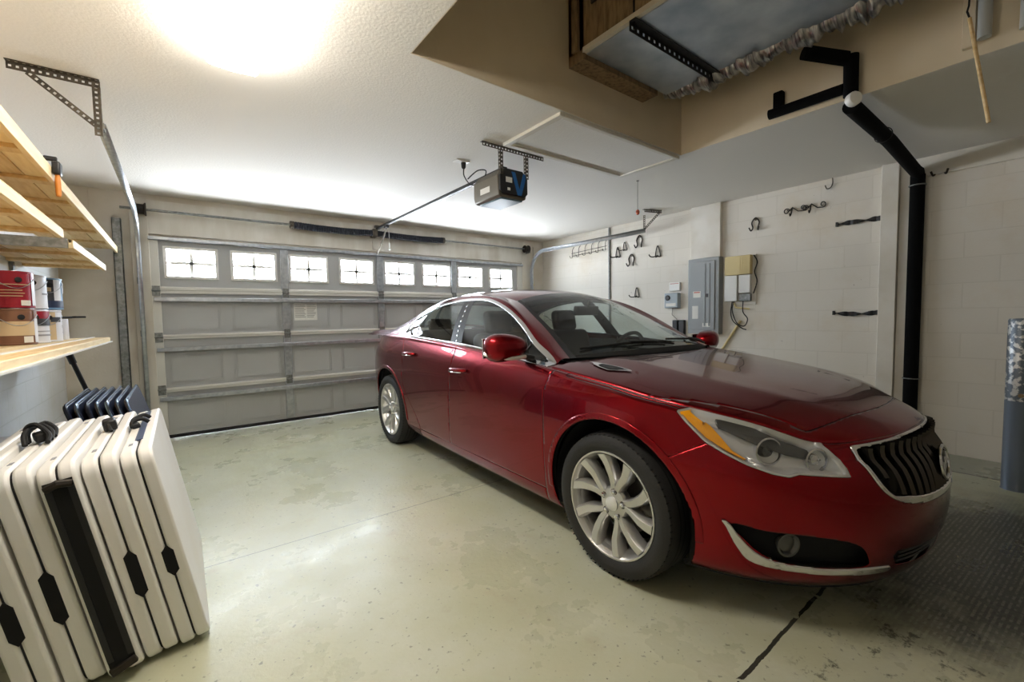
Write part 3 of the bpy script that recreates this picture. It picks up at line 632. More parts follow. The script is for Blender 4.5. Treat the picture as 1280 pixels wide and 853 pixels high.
MB().grid(G, wrap=True).build('foil_insulation', MATS['foil_insulation'], du, angle=80)
# black insulated drain pipe
pp = thing('drain_pipe', 'black foam-insulated drain pipe running from the duct down the right wall', 'pipe', (0, 0, 0))
mat('foam', lin(9, 9, 9), .95, bump=.15, bscale=40, spec=.15)
MB().tube([(3.035, 1.065, 2.755), (3.215, .905, 2.705)], .040, 16).build('upper_run', MATS['foam'], pp)
MB().tube([(3.235, .885, 2.72), (3.245, .885, 2.49)], .038, 16).build('drop', MATS['foam'], pp)
MB().tube([(3.255, .885, 2.435), (4.10, .885, 2.425), (4.96, .885, 2.36)], .045, 16).build('ceiling_run', MATS['foam'], pp)
MB().tube([(5.012, .885, 2.345), (5.012, .885, .02)], .050, 18).build('wall_run', MATS['foam'], pp)
MB().tube([(4.93, .885, 2.37), (4.98, .885, 2.37), (5.012, .885, 2.34), (5.012, .885, 2.28)], .043, 14).build('elbow', MATS['foam'], pp)
MB().lathe([(.004, -.04), (.034, -.04), (.040, -.03), (.040, .0)], (3.225, .875, 2.455), (.7, .75, 0), 16).build('white_cap', MATS['white_plastic'], pp)
MB().tube([(3.250, .925, 2.548), (3.250, 1.34, 2.548)], .032, 14).build('branch', MATS['foam'], pp)
MB().box(3.235, 3.285, 1.255, 1.315, 2.56, 2.68).build('branch_stub', MATS['foam'], pp, bevel=.01)
for z in (2.26, .62): MB().tube([(5.012 + .054 * math.cos(a), .885 + .054 * math.sin(a), z) for a in np.linspace(0, 2 * math.pi, 20, endpoint=False)], .005, 6, closed=True).build('clamp', MATS['galvanized_dull'], pp)
MB().tube([(3.95 + .0, .885 + .050 * math.cos(a), 2.428 + .050 * math.sin(a)) for a in np.linspace(0, 2 * math.pi, 20, endpoint=False)], .003, 6, closed=True).build('cable_tie', MATS['black_plastic'], pp)
# conduits at the top right and the wooden pull stick
for x, y, z0, r, lab in ((3.245, .345, 2.555, .026, 'grey plastic conduit at top right, beside the hanging wooden stick'), (3.245, .205, 2.535, .026, 'grey plastic conduit at the right edge of the ceiling recess')):
    c = thing('conduit', lab, 'conduit', (x, y, 0), group='grey conduits in the ceiling recess'); MB().cyl((0, 0, z0), (0, 0, HZ), r, 16).build('tube', MATS['pvc_grey'], c)
    MB().box(-.005, HX1 - x, -r - .004, r + .004, 2.85, 2.88).build('strap', MATS['galvanized_dull'], c)
MB_ = MB().box(3.255, 3.29, .378, .425, 2.54, HZ); tag(MB_.build('wire_cover', MATS['recess_paint'], bevel=.003), 'beige square cable cover on the recess wall above the wooden stick', 'cable cover')
sk = thing('pull_stick', 'thin pale wooden stick hanging on a black wire at top right', 'stick', (3.17, .39, 2.645))
MB().tube([(0, 0, 0), (0.005, -.080, -.53)], .008, 8).build('stick', MATS['pine'], sk)
MB().tube([(0, 0, .0), (-.012, .008, .03), (.0, .004, .06), (.0, -.01, .70)], .004, 6).build('wire', MATS['black_rubber'], sk)
# ------------------------------------------------------------------ right wall
tag(MB().tube([(XR_ - .012, 4.243, .9), (XR_ - .012, 4.243, 2.48)], .016, 10).build('wall_conduit', MATS['galvanized_dull']), 'thin grey conduit rising up the right wall behind the car', 'conduit')
wr = thing('hook_rack', 'black wire rack with six hooks high on the right wall', 'hook rack', (XR_, 4.65, 2.18))
mb = MB(); mb.cyl((-.02, -.36, .045), (-.02, .36, .02), .004, 6); mb.cyl((-.02, -.36, .0), (-.02, .36, -.025), .004, 6); mb.build('rail', MATS['iron'], wr)
for i in range(6):
    y = -.34 + i * .135; dz_ = .03 - i * .005
    P = smooth_poly([(-.004, y - .02, .115 + dz_), (-.02, y, .07 + dz_), (-.02, y + .005, .0 + dz_), (-.022, y + .005, -.05 + dz_), (-.06, y + .01, -.055 + dz_), (-.075, y + .01, -.025 + dz_)], 4, False)
    MB().tube(P, .0045, 6).build('hook', MATS['iron'], wr)
def double_hook(y, z, s, lab, kind=0):
    h = thing('wall_hook', lab, 'hook', (XR_, y, z), group='black wire hooks on the right wall')
    if kind == 0:   # upright triangular wire hook with one arm forward
        P = smooth_poly([(-.012, .035 * s, -.06 * s), (-.014, .018 * s, .04 * s), (-.014, 0, .075 * s), (-.014, -.018 * s, .04 * s), (-.012, -.04 * s, -.06 * s), (-.012, 0, -.062 * s)], 5, True)
        MB().tube(P, .0078 * s, 6, closed=True).build('wire_loop', MATS['iron'], h)
        P = smooth_poly([(-.010, 0, -.05 * s), (-.06, .03 * s, -.068 * s), (-.09, .06 * s, -.062 * s), (-.10, .075 * s, -.035 * s)], 5, False); MB().tube(P, .0078 * s, 6).build('arm', MATS['iron'], h)
    else:           # rounded horseshoe
        P = smooth_poly([(-.05, .06 * s, -.045 * s), (-.035, .045 * s, -.085 * s), (-.015, .03 * s, -.05 * s), (-.012, .045 * s, .02 * s), (-.012, .0, .075 * s), (-.012, -.045 * s, .02 * s), (-.015, -.03 * s, -.05 * s), (-.035, -.045 * s, -.085 * s), (-.05, -.06 * s, -.045 * s)], 5, False)
        MB().tube(P, .0085 * s, 6).build('wire_loop', MATS['iron'], h)
        MB().lathe([(.004, 0), (.012, .002), (.012, .01), (.004, .012)], (-.013, 0, .055 * s), (1, 0, 0), 10).build('screw', MATS['dark_steel'], h)
double_hook(4.088, 2.102, 1.0, 'black wire hook nearest the thin wall conduit, lower of that pair')
double_hook(3.965, 2.172, .8, 'small black wire hook just above and right of the one nearest the conduit')
double_hook(3.718, 2.212, 1.0, 'black double-curl hook highest on the wall, below the right track hanger', 1)
double_hook(3.851, 1.973, 1.0, 'black double-curl hook lowest in the upper cluster on the right wall', 1)
double_hook(3.430, 2.032, 1.0, 'black wire hook above the electric timer, farthest right of the cluster')
double_hook(3.760, 1.512, .9, 'black wire hook alone just above the car roof on the right wall')
double_hook(2.207, 2.179, .85, 'black horseshoe hook above the cream telephone box', 1)
double_hook(.756, 2.394, .85, 'black horseshoe hook right of the black drain pipe near the ceiling', 1)
h = thing('ceiling_hook', 'small brass J-shaped hook at the ceiling line above the scroll hook', 'hook', (XR_ - .02, 1.514, 2.44))
MB().tube(smooth_poly([(0, -.01, .05), (0, -.012, .0), (-.01, 0, -.04), (-.012, .03, -.045), (-.012, .045, -.01)], 5, False), .005, 6).build('wire', MATS['dark_steel'], h)
sh = thing('scroll_hook', 'dark scrolled iron hook rail high on the right wall', 'hook rack', (XR_ - .012, 1.741, 2.25))
for o in (.085, -.085):
    P = [(0, o + .075 - .028 * math.cos(a) * (1 - a / 14), .0 + .030 * math.sin(a) * (1 - a / 14)) for a in np.linspace(7.5, 0, 22)]
    P += [(0, o + .02, .03), (0, o - .03, -.015), (0, o - .075, -.02)]
    P += [(0, o - .075 - .026 * math.sin(a) * (1 - a / 12) * 1.0, .010 - .030 * math.cos(a) * (1 - a / 12)) for a in np.linspace(.3, 6.8, 20)]
    MB().tube(P, .005, 6).build('scroll', MATS['iron'], sh)
    MB().tube([(0, o + .025, .03), (-.01, o + .028, -.03), (-.03, o + .03, -.055), (-.045, o + .03, -.035)], .006, 6).build('hook', MATS['iron'], sh)
for z, yl, yr, lab, sag in ((2.039, 1.459, 1.124, 'black twisted rail bracket high on the right wall, above a similar one', 0), (1.194, 1.467, 1.126, 'black twisted rail bracket low on the right wall above the hood', .012)):
    tb = thing('tool_rail', lab, 'tool rail', (XR_ - .02, (yl + yr) / 2, z), group='black wall rails')
    G = []; L_ = (yl - yr) / 2
    for i in range(41):
        t = i / 40 * 2 - 1; a = i * .55; G.append([(.008 * math.cos(a + k * math.pi / 2) - .004, t * L_, .017 * math.sin(a * .5 + k * math.pi / 2) * .6 + .012 * (1 if k in (0, 1) else -1) - sag * (1 - t * t)) for k in range(4)])
    MB().grid(G, wrap=True).build('bar', MATS['black_plastic'], tb)
    for t in (-1, 1): MB().box(-.012, .02, t * L_ - .008, t * L_ + .008, -.02, .02).build('end_bracket', MATS['black_plastic'], tb)
# electric panel
ep = thing('electric_panel', 'grey metal breaker panel with closed door on the right wall', 'electric panel', (XR_, 2.755, 0))
MB().box(-.10, 0, -.195, .190, .965, 1.865).build('cabinet', MATS['grey_paint'], ep, bevel=.006)
dd = MB(); dd.box(-.112, -.100, -.150, .160, 1.02, 1.825); ddo = dd.build('panel_door', MATS['grey_paint'], ep, bevel=.006)
for y in (-.03, -.085): MB().box(-.118, -.110, y - .010, y + .010, 1.06, 1.79).build('door_rib', MATS['grey_paint'], ddo, bevel=.004)
MB().box(-.12, -.111, -.075, -.045, 1.40, 1.44).build('latch', MATS['black_plastic'], ddo, bevel=.003)
for y0, y1, z0, z1, m_ in ((.02, .115, 1.40, 1.475, 'paper'), (.05, .125, 1.145, 1.30, 'paper'), (-.10, -.005, 1.05, 1.095, 'paper')): MB().box(-.1135, -.112, y0, y1, z0, z1).build('sticker', MATS[m_], ddo)
MB().box(-.1142, -.1135, .03, .105, 1.455, 1.468).build('sticker_stripe', MATS['red_bead'], ddo)
tm = thing('timer_box', 'small blue-grey electric timer box below a white plate on the right wall', 'timer', (XR_, 3.195, 1.38))
mat('timer_blue', lin(158, 168, 176), .4)
MB().box(-.075, 0, -.095, .095, -.095, .095).build('housing', MATS['timer_blue'], tm, bevel=.008)
MB().lathe([(.003, 0), (.032, 0), (.034, .008), (.026, .014), (.003, .014)], (-.075, .045, .035), (-1, 0, 0), 20).build('dial', MATS['black_plastic'], tm)
MB().box(-.079, -.074, -.07, .07, -.075, -.035).build('label_plate', MATS['paper'], tm)
MB().tube([(-.02, .01, -.095), (-.015, .02, -.18), (-.015, -.05, -.242)], .004, 6).build('cable', MATS['dark_steel'], tm)
wp = thing('wall_plate', 'white blank wall plate above the blue-grey timer box', 'wall plate', (XR_, 3.175, 1.555))
MB().box(-.03, 0, -.075, .075, -.055, .055).build('plate', MATS['white_plastic'], wp, bevel=.006); MB().box(-.031, -.03, -.06, .06, .035, .042).build('plate_stripe', MATS['red_bead'], wp)
bb = thing('cable_adapter', 'black twin power adapter on the wall under the timer box', 'adapter', (XR_, 3.11, 1.07))
for y in (-.045, .045): MB().box(-.05, 0, y - .035, y + .035, -.13, .06).build('adapter', MATS['black_plastic'], bb, bevel=.006)
MB().box(-.03, 0, -.07, .07, .0, .03).build('bridge', MATS['black_plastic'], bb)
# telephone / alarm boxes
tb = thing('telephone_box', 'cream and white telephone terminal box with looped black cables', 'terminal box', (XR_, 2.36, 0))
bp_ = MB().box(-.02, 0, -.17, .15, 1.30, 1.85).build('backboard', MATS['trim_paint'], tb)
MB().box(-.085, -.02, -.135, .145, 1.635, 1.845).build('cream_cover', MATS['cream_plastic'], tb, bevel=.006)
for y in (-.10, -.075, -.05, -.025): MB().box(-.088, -.084, y - .004, y + .004, 1.65, 1.83).build('cover_rib', MATS['cream_plastic'], tb)
MB().box(-.085, -.02, .005, .145, 1.34, 1.63).build('white_module', MATS['white_plastic'], tb, bevel=.006)
MB().box(-.070, -.02, -.130, -.002, 1.43, 1.63).build('white_module', MATS['white_plastic'], tb, bevel=.006)
MB().box(-.060, -.02, -.130, -.002, 1.34, 1.42).build('junction_block', MATS['galvanized_dull'], tb, bevel=.004)
for P in ([(-.03, .06, 1.34), (-.05, .07, 1.24), (-.05, .02, 1.10), (-.04, -.06, 1.06), (-.05, -.10, 1.14), (-.05, -.05, 1.22), (-.05, -.05, 1.34)], [(-.03, .08, 1.34), (-.04, .09, 1.22), (-.05, .06, 1.12), (-.04, -.03, 1.04), (-.03, -.08, 1.02)], [(-.03, -.15, 1.84), (-.04, -.19, 1.76), (-.03, -.16, 1.66), (-.04, -.19, 1.55), (-.03, -.15, 1.42)]):
    MB().tube(smooth_poly(P, 6, False), .006, 6).build('cable', MATS['black_rubber'], tb)
MB().tube([(-.03, .06, 1.32), (-.05, .03, 1.27), (-.03, -.11, 1.25)], .010, 6).build('copper_fitting', MATS['cream_plastic'], tb)
tag(MB().tube([(XR_ - .02, 2.35, 1.12), (XR_ - .02, 2.56, .78), (XR_ - .02, 2.62, .68)], .014, 10).build('slanted_conduit', MATS['cream_plastic']), 'cream slanted conduit under the telephone box, disappearing behind the hood', 'conduit')
cb_ = thing('bell_cord', 'thin cord with a pale bulb end hanging beside the right door track', 'cord', (4.825, YD - .02, 2.38))
MB().cyl((0, 0, 0), (0.0, 0, -.60), .004, 6).build('cord', MATS['dark_steel'], cb_); MB().lathe([(.004, -.03), (.018, -.02), (.02, 0), (.008, .02), (.004, .03)], (0, 0, -.63), (0, 0, 1), 12).build('bulb_end', MATS['cream_plastic'], cb_)
# dented steel bollard at the right edge
bo = thing('bollard', 'round grey-blue steel bollard with flaking paint at the right edge', 'bollard', (4.395, .235, 0))
def bollard_mat():
    return mat('flaked_paint', lin(104, 112, 122), .4, .35, col2=lin(206, 206, 204), nscale=30, nlo=.50, nhi=.56, detail=6)
bollard_mat()
mat('bollard_plain', lin(112, 122, 136), .35, .4)
MB().lathe([(.070, 0), (.066, .01), (.066, .60)], (0, 0, 0), (0, 0, 1), 32, cap=False).build('lower_pipe', MATS['bollard_plain'], bo)
MB().lathe([(.066, .60), (.066, 1.13), (.060, 1.142), (.003, 1.145)], (0, 0, 0), (0, 0, 1), 32, cap=False).build('flaking_pipe', MATS['flaked_paint'], bo)
MB().lathe([(.003, -.02), (.012, -.02), (.014, 0), (.003, .004)], (-.068, -.01, .64), (-1, -.1, 0), 10).build('rusty_bolt', MATS['rough_wood'], bo)
# ------------------------------------------------------------------ the car
CAR_O = Vector((2.4309, 1.2814, 0)); CAR_A = math.atan2(2.749, 0.049)
def clip(V, F, val):
    """keep the part of the polygon mesh where val >= 0"""
    pos = val >= 0; keep = []; newV = [V]; cache = {}; base = len(V); extra = []
    for f in F:
        k = [pos[i] for i in f]
        if all(k): keep.append(f); continue
        if not any(k): continue
        out = []
        for a, b in zip(f, f[1:] + f[:1]):
            if pos[a]: out.append(a)
            if pos[a] != pos[b]:
                key = (a, b) if a < b else (b, a)
                if key not in cache:
                    t = val[key[0]] / (val[key[0]] - val[key[1]]); extra.append(V[key[0]] * (1 - t) + V[key[1]] * t); cache[key] = base + len(extra) - 1
                out.append(cache[key])
        if len(out) >= 3: keep.append(tuple(out))
    V2 = np.vstack([V, np.array(extra)]) if extra else V
    used = sorted({i for f in keep for i in f}); mp = {i: j for j, i in enumerate(used)}
    return V2[used], [tuple(mp[i] for i in f) for f in keep]
def sdf(P, poly):
    """signed distance to a closed polygon, positive inside"""
    poly = np.array(poly, float); n = len(poly); d = np.full(len(P), 1e9); ins = np.zeros(len(P), bool)
    for i in range(n):
        a = poly[i]; b = poly[(i + 1) % n]; e = b - a; w_ = P - a
        t = np.clip((w_ @ e) / (e @ e), 0, 1); d = np.minimum(d, np.hypot(*(w_ - t[:, None] * e).T))
        c = (a[1] <= P[:, 1]) != (b[1] <= P[:, 1])
        with np.errstate(divide='ignore', invalid='ignore'):
            xi = a[0] + (P[:, 1] - a[1]) * e[0] / (e[1] if e[1] else 1e-12)
        ins ^= c & (P[:, 0] < xi)
    return np.where(ins, d, -d)
def gmesh(P, flip=False):
    P = np.asarray(P); a, b = P.shape[:2]; F = []
    for i in range(a - 1):
        for j in range(b - 1):
            q = (i * b + j, i * b + j + 1, (i + 1) * b + j + 1, (i + 1) * b + j)
            F.append(q[::-1] if flip else q)
    return P.reshape(-1, 3).copy(), F
FOG_, BAND_ = None, None
GAP = .0015
XZ = lambda V: V[:, [0, 2]]
YZ = lambda V: np.stack([np.abs(V[:, 1]), V[:, 2]], 1)
RA = .388; ARF = (0.0, .345); ARR = (2.75, .345)
arch = lambda V: np.minimum(np.hypot(V[:, 0] - ARF[0], V[:, 2] - ARF[1]), np.hypot(V[:, 0] - ARR[0], V[:, 2] - ARR[1])) - RA
xs1 = lambda V: np.interp(V[:, 2], [.15, .296, .824, .918, 1.0], [.458, .453, .426, .388, .37])
xs2 = lambda V: np.interp(V[:, 2], [.15, .371, .987, 1.06], [1.555, 1.537, 1.437, 1.428])
xs3 = lambda V: np.interp(V[:, 2], [.15, .30, .382, .50, .598, .70, .90, 1.05], [2.07, 2.09, 2.14, 2.26, 2.345, 2.36, 2.34, 2.42])
xb = lambda V: np.interp(V[:, 2], [0, .60, .613, .704, .76, 1], [-.22, -.25, -.27, -.425, -.50, -.62])
DOORZ = .268
HEAD = [(-.318, .824), (-.36, .778), (-.425, .715), (-.49, .676), (-.556, .643), (-.626, .617), (-.669, .609), (-.691, .620), (-.745, .616), (-.806, .611), (-.792, .640), (-.771, .666), (-.74, .700), (-.705, .728), (-.66, .765), (-.60, .90), (-.42, .90), (-.37, .842)]
GRILL = [(0, .732), (.15, .729), (.30, .719), (.462, .707), (.456, .632), (.432, .572), (.399, .536), (.345, .508), (.26, .492), (.12, .487), (0, .486), (-.05, .49), (-.05, .732)]
FOG = [(.79, .412), (.73, .400), (.646, .397), (.546, .379), (.488, .352), (.452, .300), (.448, .274), (.52, .266), (.62, .270), (.69, .282), (.732, .312), (.765, .36)]
BAND = [(.805, .418), (.797, .398), (.768, .318), (.727, .262), (.62, .244), (.50, .238), (.375, .238), (.352, .247), (.36, .260), (.45, .264), (.52, .262), (.62, .266), (.695, .279), (.738, .310), (.77, .36), (.793, .41)]
FOG = [tuple(p) for p in smooth_poly(FOG, 4)]; BAND = [tuple(p) for p in smooth_poly(BAND, 4)]
_gs = smooth_poly([(.462, .707), (.458, .65), (.440, .59), (.405, .542), (.350, .511), (.26, .494), (.12, .487), (0, .486), (-.05, .488)], 4, False)
GRILL = [(0, .732), (.08, .731), (.15, .729), (.22, .725), (.30, .719), (.38, .713)] + [tuple(p) for p in _gs] + [(-.05, .732)]
LOW = [(-.02, .315), (.10, .315), (.34, .322), (.355, .300), (.325, .258), (.2, .245), (0, .242), (-.02, .242)]
DLO = [(.452, .937), (.663, 1.048), (.883, 1.178), (1.113, 1.278), (1.36, 1.341), (1.60, 1.354), (1.80, 1.350), (2.02, 1.329), (2.22, 1.289), (2.393, 1.238), (2.475, 1.165), (2.47, 1.10), (2.40, 1.050), (1.83, 1.026), (1.50, 1.012), (1.10, .986), (.70, .955)]
DLO = [(a, b) for a, b in smooth_poly(DLO, 5)]
car = thing('car', 'dark red metallic four-door sedan parked on the garage floor with chrome window trim', 'car', CAR_O, CAR_A)
def part(V, F, name, m, parent=car, thick=.0, off=0.0, angle=30):
    mb = MB(); mb.raw(V, F); o = mb.build(name, m, parent, angle=angle, fix=False)
    if off:
        me = o.data; nr = np.zeros(len(V) * 3); me.vertices.foreach_get('normal', nr); co = V + nr.reshape(-1, 3) * off
        me.vertices.foreach_set('co', co.ravel()); me.update()
    if thick:
        s = o.modifiers.new('solid', 'SOLIDIFY'); s.thickness = thick; s.offset = -1
    return o
def merge(*ms):
    V = np.vstack([m[0] for m in ms]); F = []; o = 0
    for m in ms: F += [tuple(i + o for i in f) for f in m[1]]; o += len(m[0])
    return V, F
def weld(V, F, d=1e-5):
    key = {}; mp = []; out = []
    for p in np.round(V / d).astype(np.int64):
        k = tuple(p)
        if k not in key: key[k] = len(out); out.append(len(mp))
        mp.append(key[k])
    V2 = V[out]; F2 = []
    for f in F:
        g = []
        for i in f:
            j = mp[i]
            if not g or g[-1] != j: g.append(j)
        if len(g) > 1 and g[0] == g[-1]: g.pop()
        if len(g) > 2: F2.append(tuple(g))
    return V2, F2
T_ = np.concatenate([np.linspace(0, 1, 151), np.linspace(1, 2, 170)[1:], np.linspace(2, 3, 46)[1:]])
LOWP = tub(T_, np.linspace(0, 4, 84)); SHP = tub(T_, np.linspace(4, 5, 7))
TAUS = np.linspace(0, 13, 209); SIDEP = side_up(TAUS, np.linspace(0, 2, 41))
TOPP = top_up(TAUS, np.linspace(-1, 1, 49))
def cl(m, *fs):
    V, F = m
    for f in fs:
        if len(F) == 0: break
        V, F = clip(V, F, f(V))
    return V, F
head_f = lambda V: np.where(V[:, 0] < -.2, sdf(XZ(V), HEAD), -1.0)
grill_f = lambda V: np.where(V[:, 0] < -.5, sdf(YZ(V), GRILL), -1.0)
fog_f = lambda V: np.where(V[:, 0] < -.3, np.maximum(sdf(YZ(V), FOG), sdf(YZ(V), BAND)), -1.0)
low_f = lambda V: np.where(V[:, 0] < -.6, sdf(YZ(V), LOW), -1.0)
tail_poly = [(3.10, .97), (3.16, .90), (3.40, .83), (3.9, .80), (3.9, .985), (3.4, .99)]
tail_f = lambda V: sdf(XZ(V), tail_poly)
for side in (1, -1):
    def M_(P, flip): P = np.array(P); P[..., 1] *= side; return gmesh(P, flip if side > 0 else not flip)
    low = M_(LOWP, True); sh = M_(SHP, True); su = M_(SIDEP, True)
    both = weld(*merge(low, sh))
    shelf = lambda V: V  # the shelf is told by its own grid
    # bonnet sides come from the shelf above the crease
    zc4 = row_pts(4, T_)
    crease = lambda V: V[:, 2] - np.interp(V[:, 0], zc4[:, 0], zc4[:, 2]) - .012 * np.clip((.35 - V[:, 0]) / .05, 0, 1)
    hoodside = lambda V: np.minimum(np.minimum(crease(V), .285 - V[:, 0]), V[:, 0] + .72)
    fb = lambda V: V[:, 0] - xb(V)
    pt = MATS['paint']
    # front fender
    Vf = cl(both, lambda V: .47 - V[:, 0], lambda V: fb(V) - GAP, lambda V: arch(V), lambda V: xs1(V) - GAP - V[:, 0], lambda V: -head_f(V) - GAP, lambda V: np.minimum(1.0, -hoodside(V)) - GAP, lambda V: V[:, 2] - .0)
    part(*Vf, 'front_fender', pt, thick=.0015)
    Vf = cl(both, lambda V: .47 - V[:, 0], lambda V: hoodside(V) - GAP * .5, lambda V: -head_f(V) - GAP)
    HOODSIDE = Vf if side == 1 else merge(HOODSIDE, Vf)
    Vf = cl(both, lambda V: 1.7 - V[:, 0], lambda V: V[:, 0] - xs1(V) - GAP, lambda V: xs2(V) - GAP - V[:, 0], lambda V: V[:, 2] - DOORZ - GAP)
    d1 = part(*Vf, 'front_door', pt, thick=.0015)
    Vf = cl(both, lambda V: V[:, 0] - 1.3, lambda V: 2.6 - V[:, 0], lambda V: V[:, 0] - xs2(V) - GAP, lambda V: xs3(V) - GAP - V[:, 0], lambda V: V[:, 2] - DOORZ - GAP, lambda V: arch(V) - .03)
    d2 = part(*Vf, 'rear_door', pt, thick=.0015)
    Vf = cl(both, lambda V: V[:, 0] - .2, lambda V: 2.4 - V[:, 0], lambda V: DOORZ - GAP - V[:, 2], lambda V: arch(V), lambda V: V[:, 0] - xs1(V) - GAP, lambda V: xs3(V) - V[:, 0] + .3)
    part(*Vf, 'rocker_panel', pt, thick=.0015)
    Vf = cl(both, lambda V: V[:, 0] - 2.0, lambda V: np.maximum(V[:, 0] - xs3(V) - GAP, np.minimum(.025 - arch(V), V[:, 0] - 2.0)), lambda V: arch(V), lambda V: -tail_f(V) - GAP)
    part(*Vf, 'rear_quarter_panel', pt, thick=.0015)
    Vf = cl(both, lambda V: V[:, 0] - 2.9, lambda V: tail_f(V))
    part(*Vf, 'tail_lamp', MATS['tail_red'])
    Vf = cl(both, lambda V: -fb(V) - GAP, lambda V: arch(V), lambda V: -head_f(V) - GAP, lambda V: -grill_f(V), lambda V: -fog_f(V), lambda V: -low_f(V), lambda V: np.minimum(1.0, -hoodside(V)) - GAP)
    BUMP = Vf if side == 1 else merge(BUMP, Vf)
    # wheel arch lips
    for cx, cz in (ARF, ARR):
        q = lambda V: np.minimum(.030 - arch(V), .45 - np.abs(V[:, 0] - cx))
        Vl = cl(both, q, lambda V: arch(V), lambda V: -head_f(V), lambda V: V[:, 2] - .30)
        part(*Vl, 'arch_lip', pt, thick=.012, off=.004)
        mb = MB(); A = np.linspace(-.35, math.pi + .35, 30)
        mb.grid([[(cx + math.cos(a) * (RA + .004), side * y, cz + math.sin(a) * (RA + .004)) for a in A] for y in (.52, .70, .86)])
        mb.prism([(math.cos(a) * (RA + .004), math.sin(a) * (RA + .004)) for a in A], (cx, side * .52, cz), (1, 0, 0), (0, 0, 1), (0, side, 0), -.004, 0)
        mb.build('wheel_well', MATS['black_matte'], car)
    # glasshouse
    dlo = lambda V: sdf(XZ(V), DLO)
    Vb = cl(su, lambda V: -dlo(V))
    Vb = cl(Vb, lambda V: 3.9 - V[:, 0])
    PIL = Vb if side == 1 else merge(PIL, Vb)
    Vt = cl(su, dlo, lambda V: .017 - dlo(V))
    part(*Vt, 'window_trim', MATS['chrome'], thick=.006, off=.003)
    inner = lambda V: dlo(V) - .015
    p1 = lambda V: V[:, 0] - np.interp(V[:, 2], [1.0, 1.36], [1.385, 1.56])      # front edge of the centre pillar
    p2 = lambda V: V[:, 0] - np.interp(V[:, 2], [1.0, 1.36], [1.545, 1.70])
    p3 = lambda V: V[:, 0] - np.interp(V[:, 2], [1.05, 1.25], [2.165, 2.345])
    part(*cl(su, inner, lambda V: -p1(V)), 'front_window', MATS['auto_glass'], off=-.002)
    part(*cl(su, inner, lambda V: p2(V), lambda V: -p3(V) - .006), 'rear_window', MATS['auto_glass'], off=-.002)
    part(*cl(su, inner, lambda V: p3(V) - .006), 'quarter_window', MATS['auto_glass'], off=-.002)
    part(*cl(su, inner, p1, lambda V: -p2(V)), 'center_pillar_cover', MATS['black_plastic'], off=.001)
    part(*cl(su, inner, lambda V: .008 - np.abs(p3(V))), 'window_divider', MATS['chrome'], thick=.01, off=.003)
    mid = lambda V: .006 - np.abs(V[:, 0] - np.interp(V[:, 2], [1.0, 1.36], [1.465, 1.63]))
    part(*cl(su, inner, mid), 'window_divider', MATS['chrome'], thick=.006, off=.003)
    part(*cl(su, inner, lambda V: .006 - np.abs(V[:, 0] - (.70 + (V[:, 2] - 1.0) * .05))), 'window_divider', MATS['black_plastic'], thick=.01, off=.003)
    # headlamp: housing, clear lens, chrome edge, amber reflector, two projector bowls
    hs = cl(both, head_f)
    hl = part(*hs, 'headlight', MATS['lamp_silver'])
    nr = np.zeros(len(hs[0]) * 3); hl.data.vertices.foreach_get('normal', nr); yb_, zb_ = belt(hs[0][:, 0]); dF = np.hypot(np.abs(hs[0][:, 1]) - yb_, hs[0][:, 2] - zb_)
    k_ = np.clip(np.minimum(head_f(hs[0]), dF) / .025, 0, 1) * .035 + .002
    hl.data.vertices.foreach_set('co', (hs[0] - nr.reshape(-1, 3) * k_[:, None]).ravel()); hl.data.update()
    part(*cl(both, lambda V: head_f(V) - .001), 'lens', MATS['lens'], hl, off=.002)
    part(*cl(both, head_f, lambda V: .007 - head_f(V), lambda V: .80 - V[:, 2]), 'edge_trim', MATS['lamp_silver'], hl, thick=.02, off=.001)
    am = [(-.325, .828), (-.345, .835), (-.40, .800), (-.437, .777), (-.474, .736), (-.512, .690), (-.556, .662), (-.565, .652), (-.50, .684), (-.43, .728), (-.37, .782)]
    part(*cl(both, lambda V: np.where(V[:, 0] < -.2, sdf(XZ(V), am), -1.)), 'amber_reflector', MATS['amber'], hl, thick=.012, off=-.008)
    da = [(-.44, .81), (-.52, .80), (-.62, .745), (-.70, .705), (-.74, .67), (-.66, .685), (-.56, .725), (-.47, .765)]
    part(*cl(both, lambda V: np.where(V[:, 0] < -.2, sdf(XZ(V), da), -1.)), 'lamp_shade', MATS['lamp_dark'], hl, thick=.008, off=-.018)
    for (lx, ly, lz, lr, m_) in ((-.590, .688, .690, .050, 'lamp_dark'), (-.708, .575, .662, .043, 'chrome')):
        ax = Vector((-.86, .50 * side, .04)).normalized(); c = Vector((lx - .008, (ly + .005) * side, lz))
        bowl = MB().lathe([(lr * .2, -.05), (lr * .75, -.035), (lr, -.004), (lr * 1.06, .004), (lr * .94, .006), (lr * .90, -.004), (lr * .66, -.034)], c, ax, 28, cap=False).build('projector', MATS['chrome'], hl)
        MB().lathe([(lr * .64, -.036), (lr * .60, -.02), (lr * .42, -.004), (.003, .004)], c, ax, 24, cap=False).build('projector_lens', MATS[m_], bowl)
    # fog opening: recess, chrome sweep, lamp
    fg = cl(low, lambda V: np.where(V[:, 0] < -.3, sdf(YZ(V), FOG) + .012, -1.0))
    fo = part(*fg, 'fog_recess', MATS['black_plastic'], off=-.045)
    part(*cl(low, lambda V: np.where(V[:, 0] < -.3, sdf(YZ(V), BAND), -1.0)), 'chrome_sweep', MATS['chrome'], car, thick=.03, off=.006)
    c = Vector((-.662, .662 * side, .345)); ax = Vector((-.85, .5 * side, 0)).normalized()
    MB().lathe([(.03, -.04), (.043, -.01), (.045, .0), (.038, .0), (.030, -.012), (.004, -.004)], c, ax, 20).build('fog_lamp', MATS['lamp_dark'], fo)
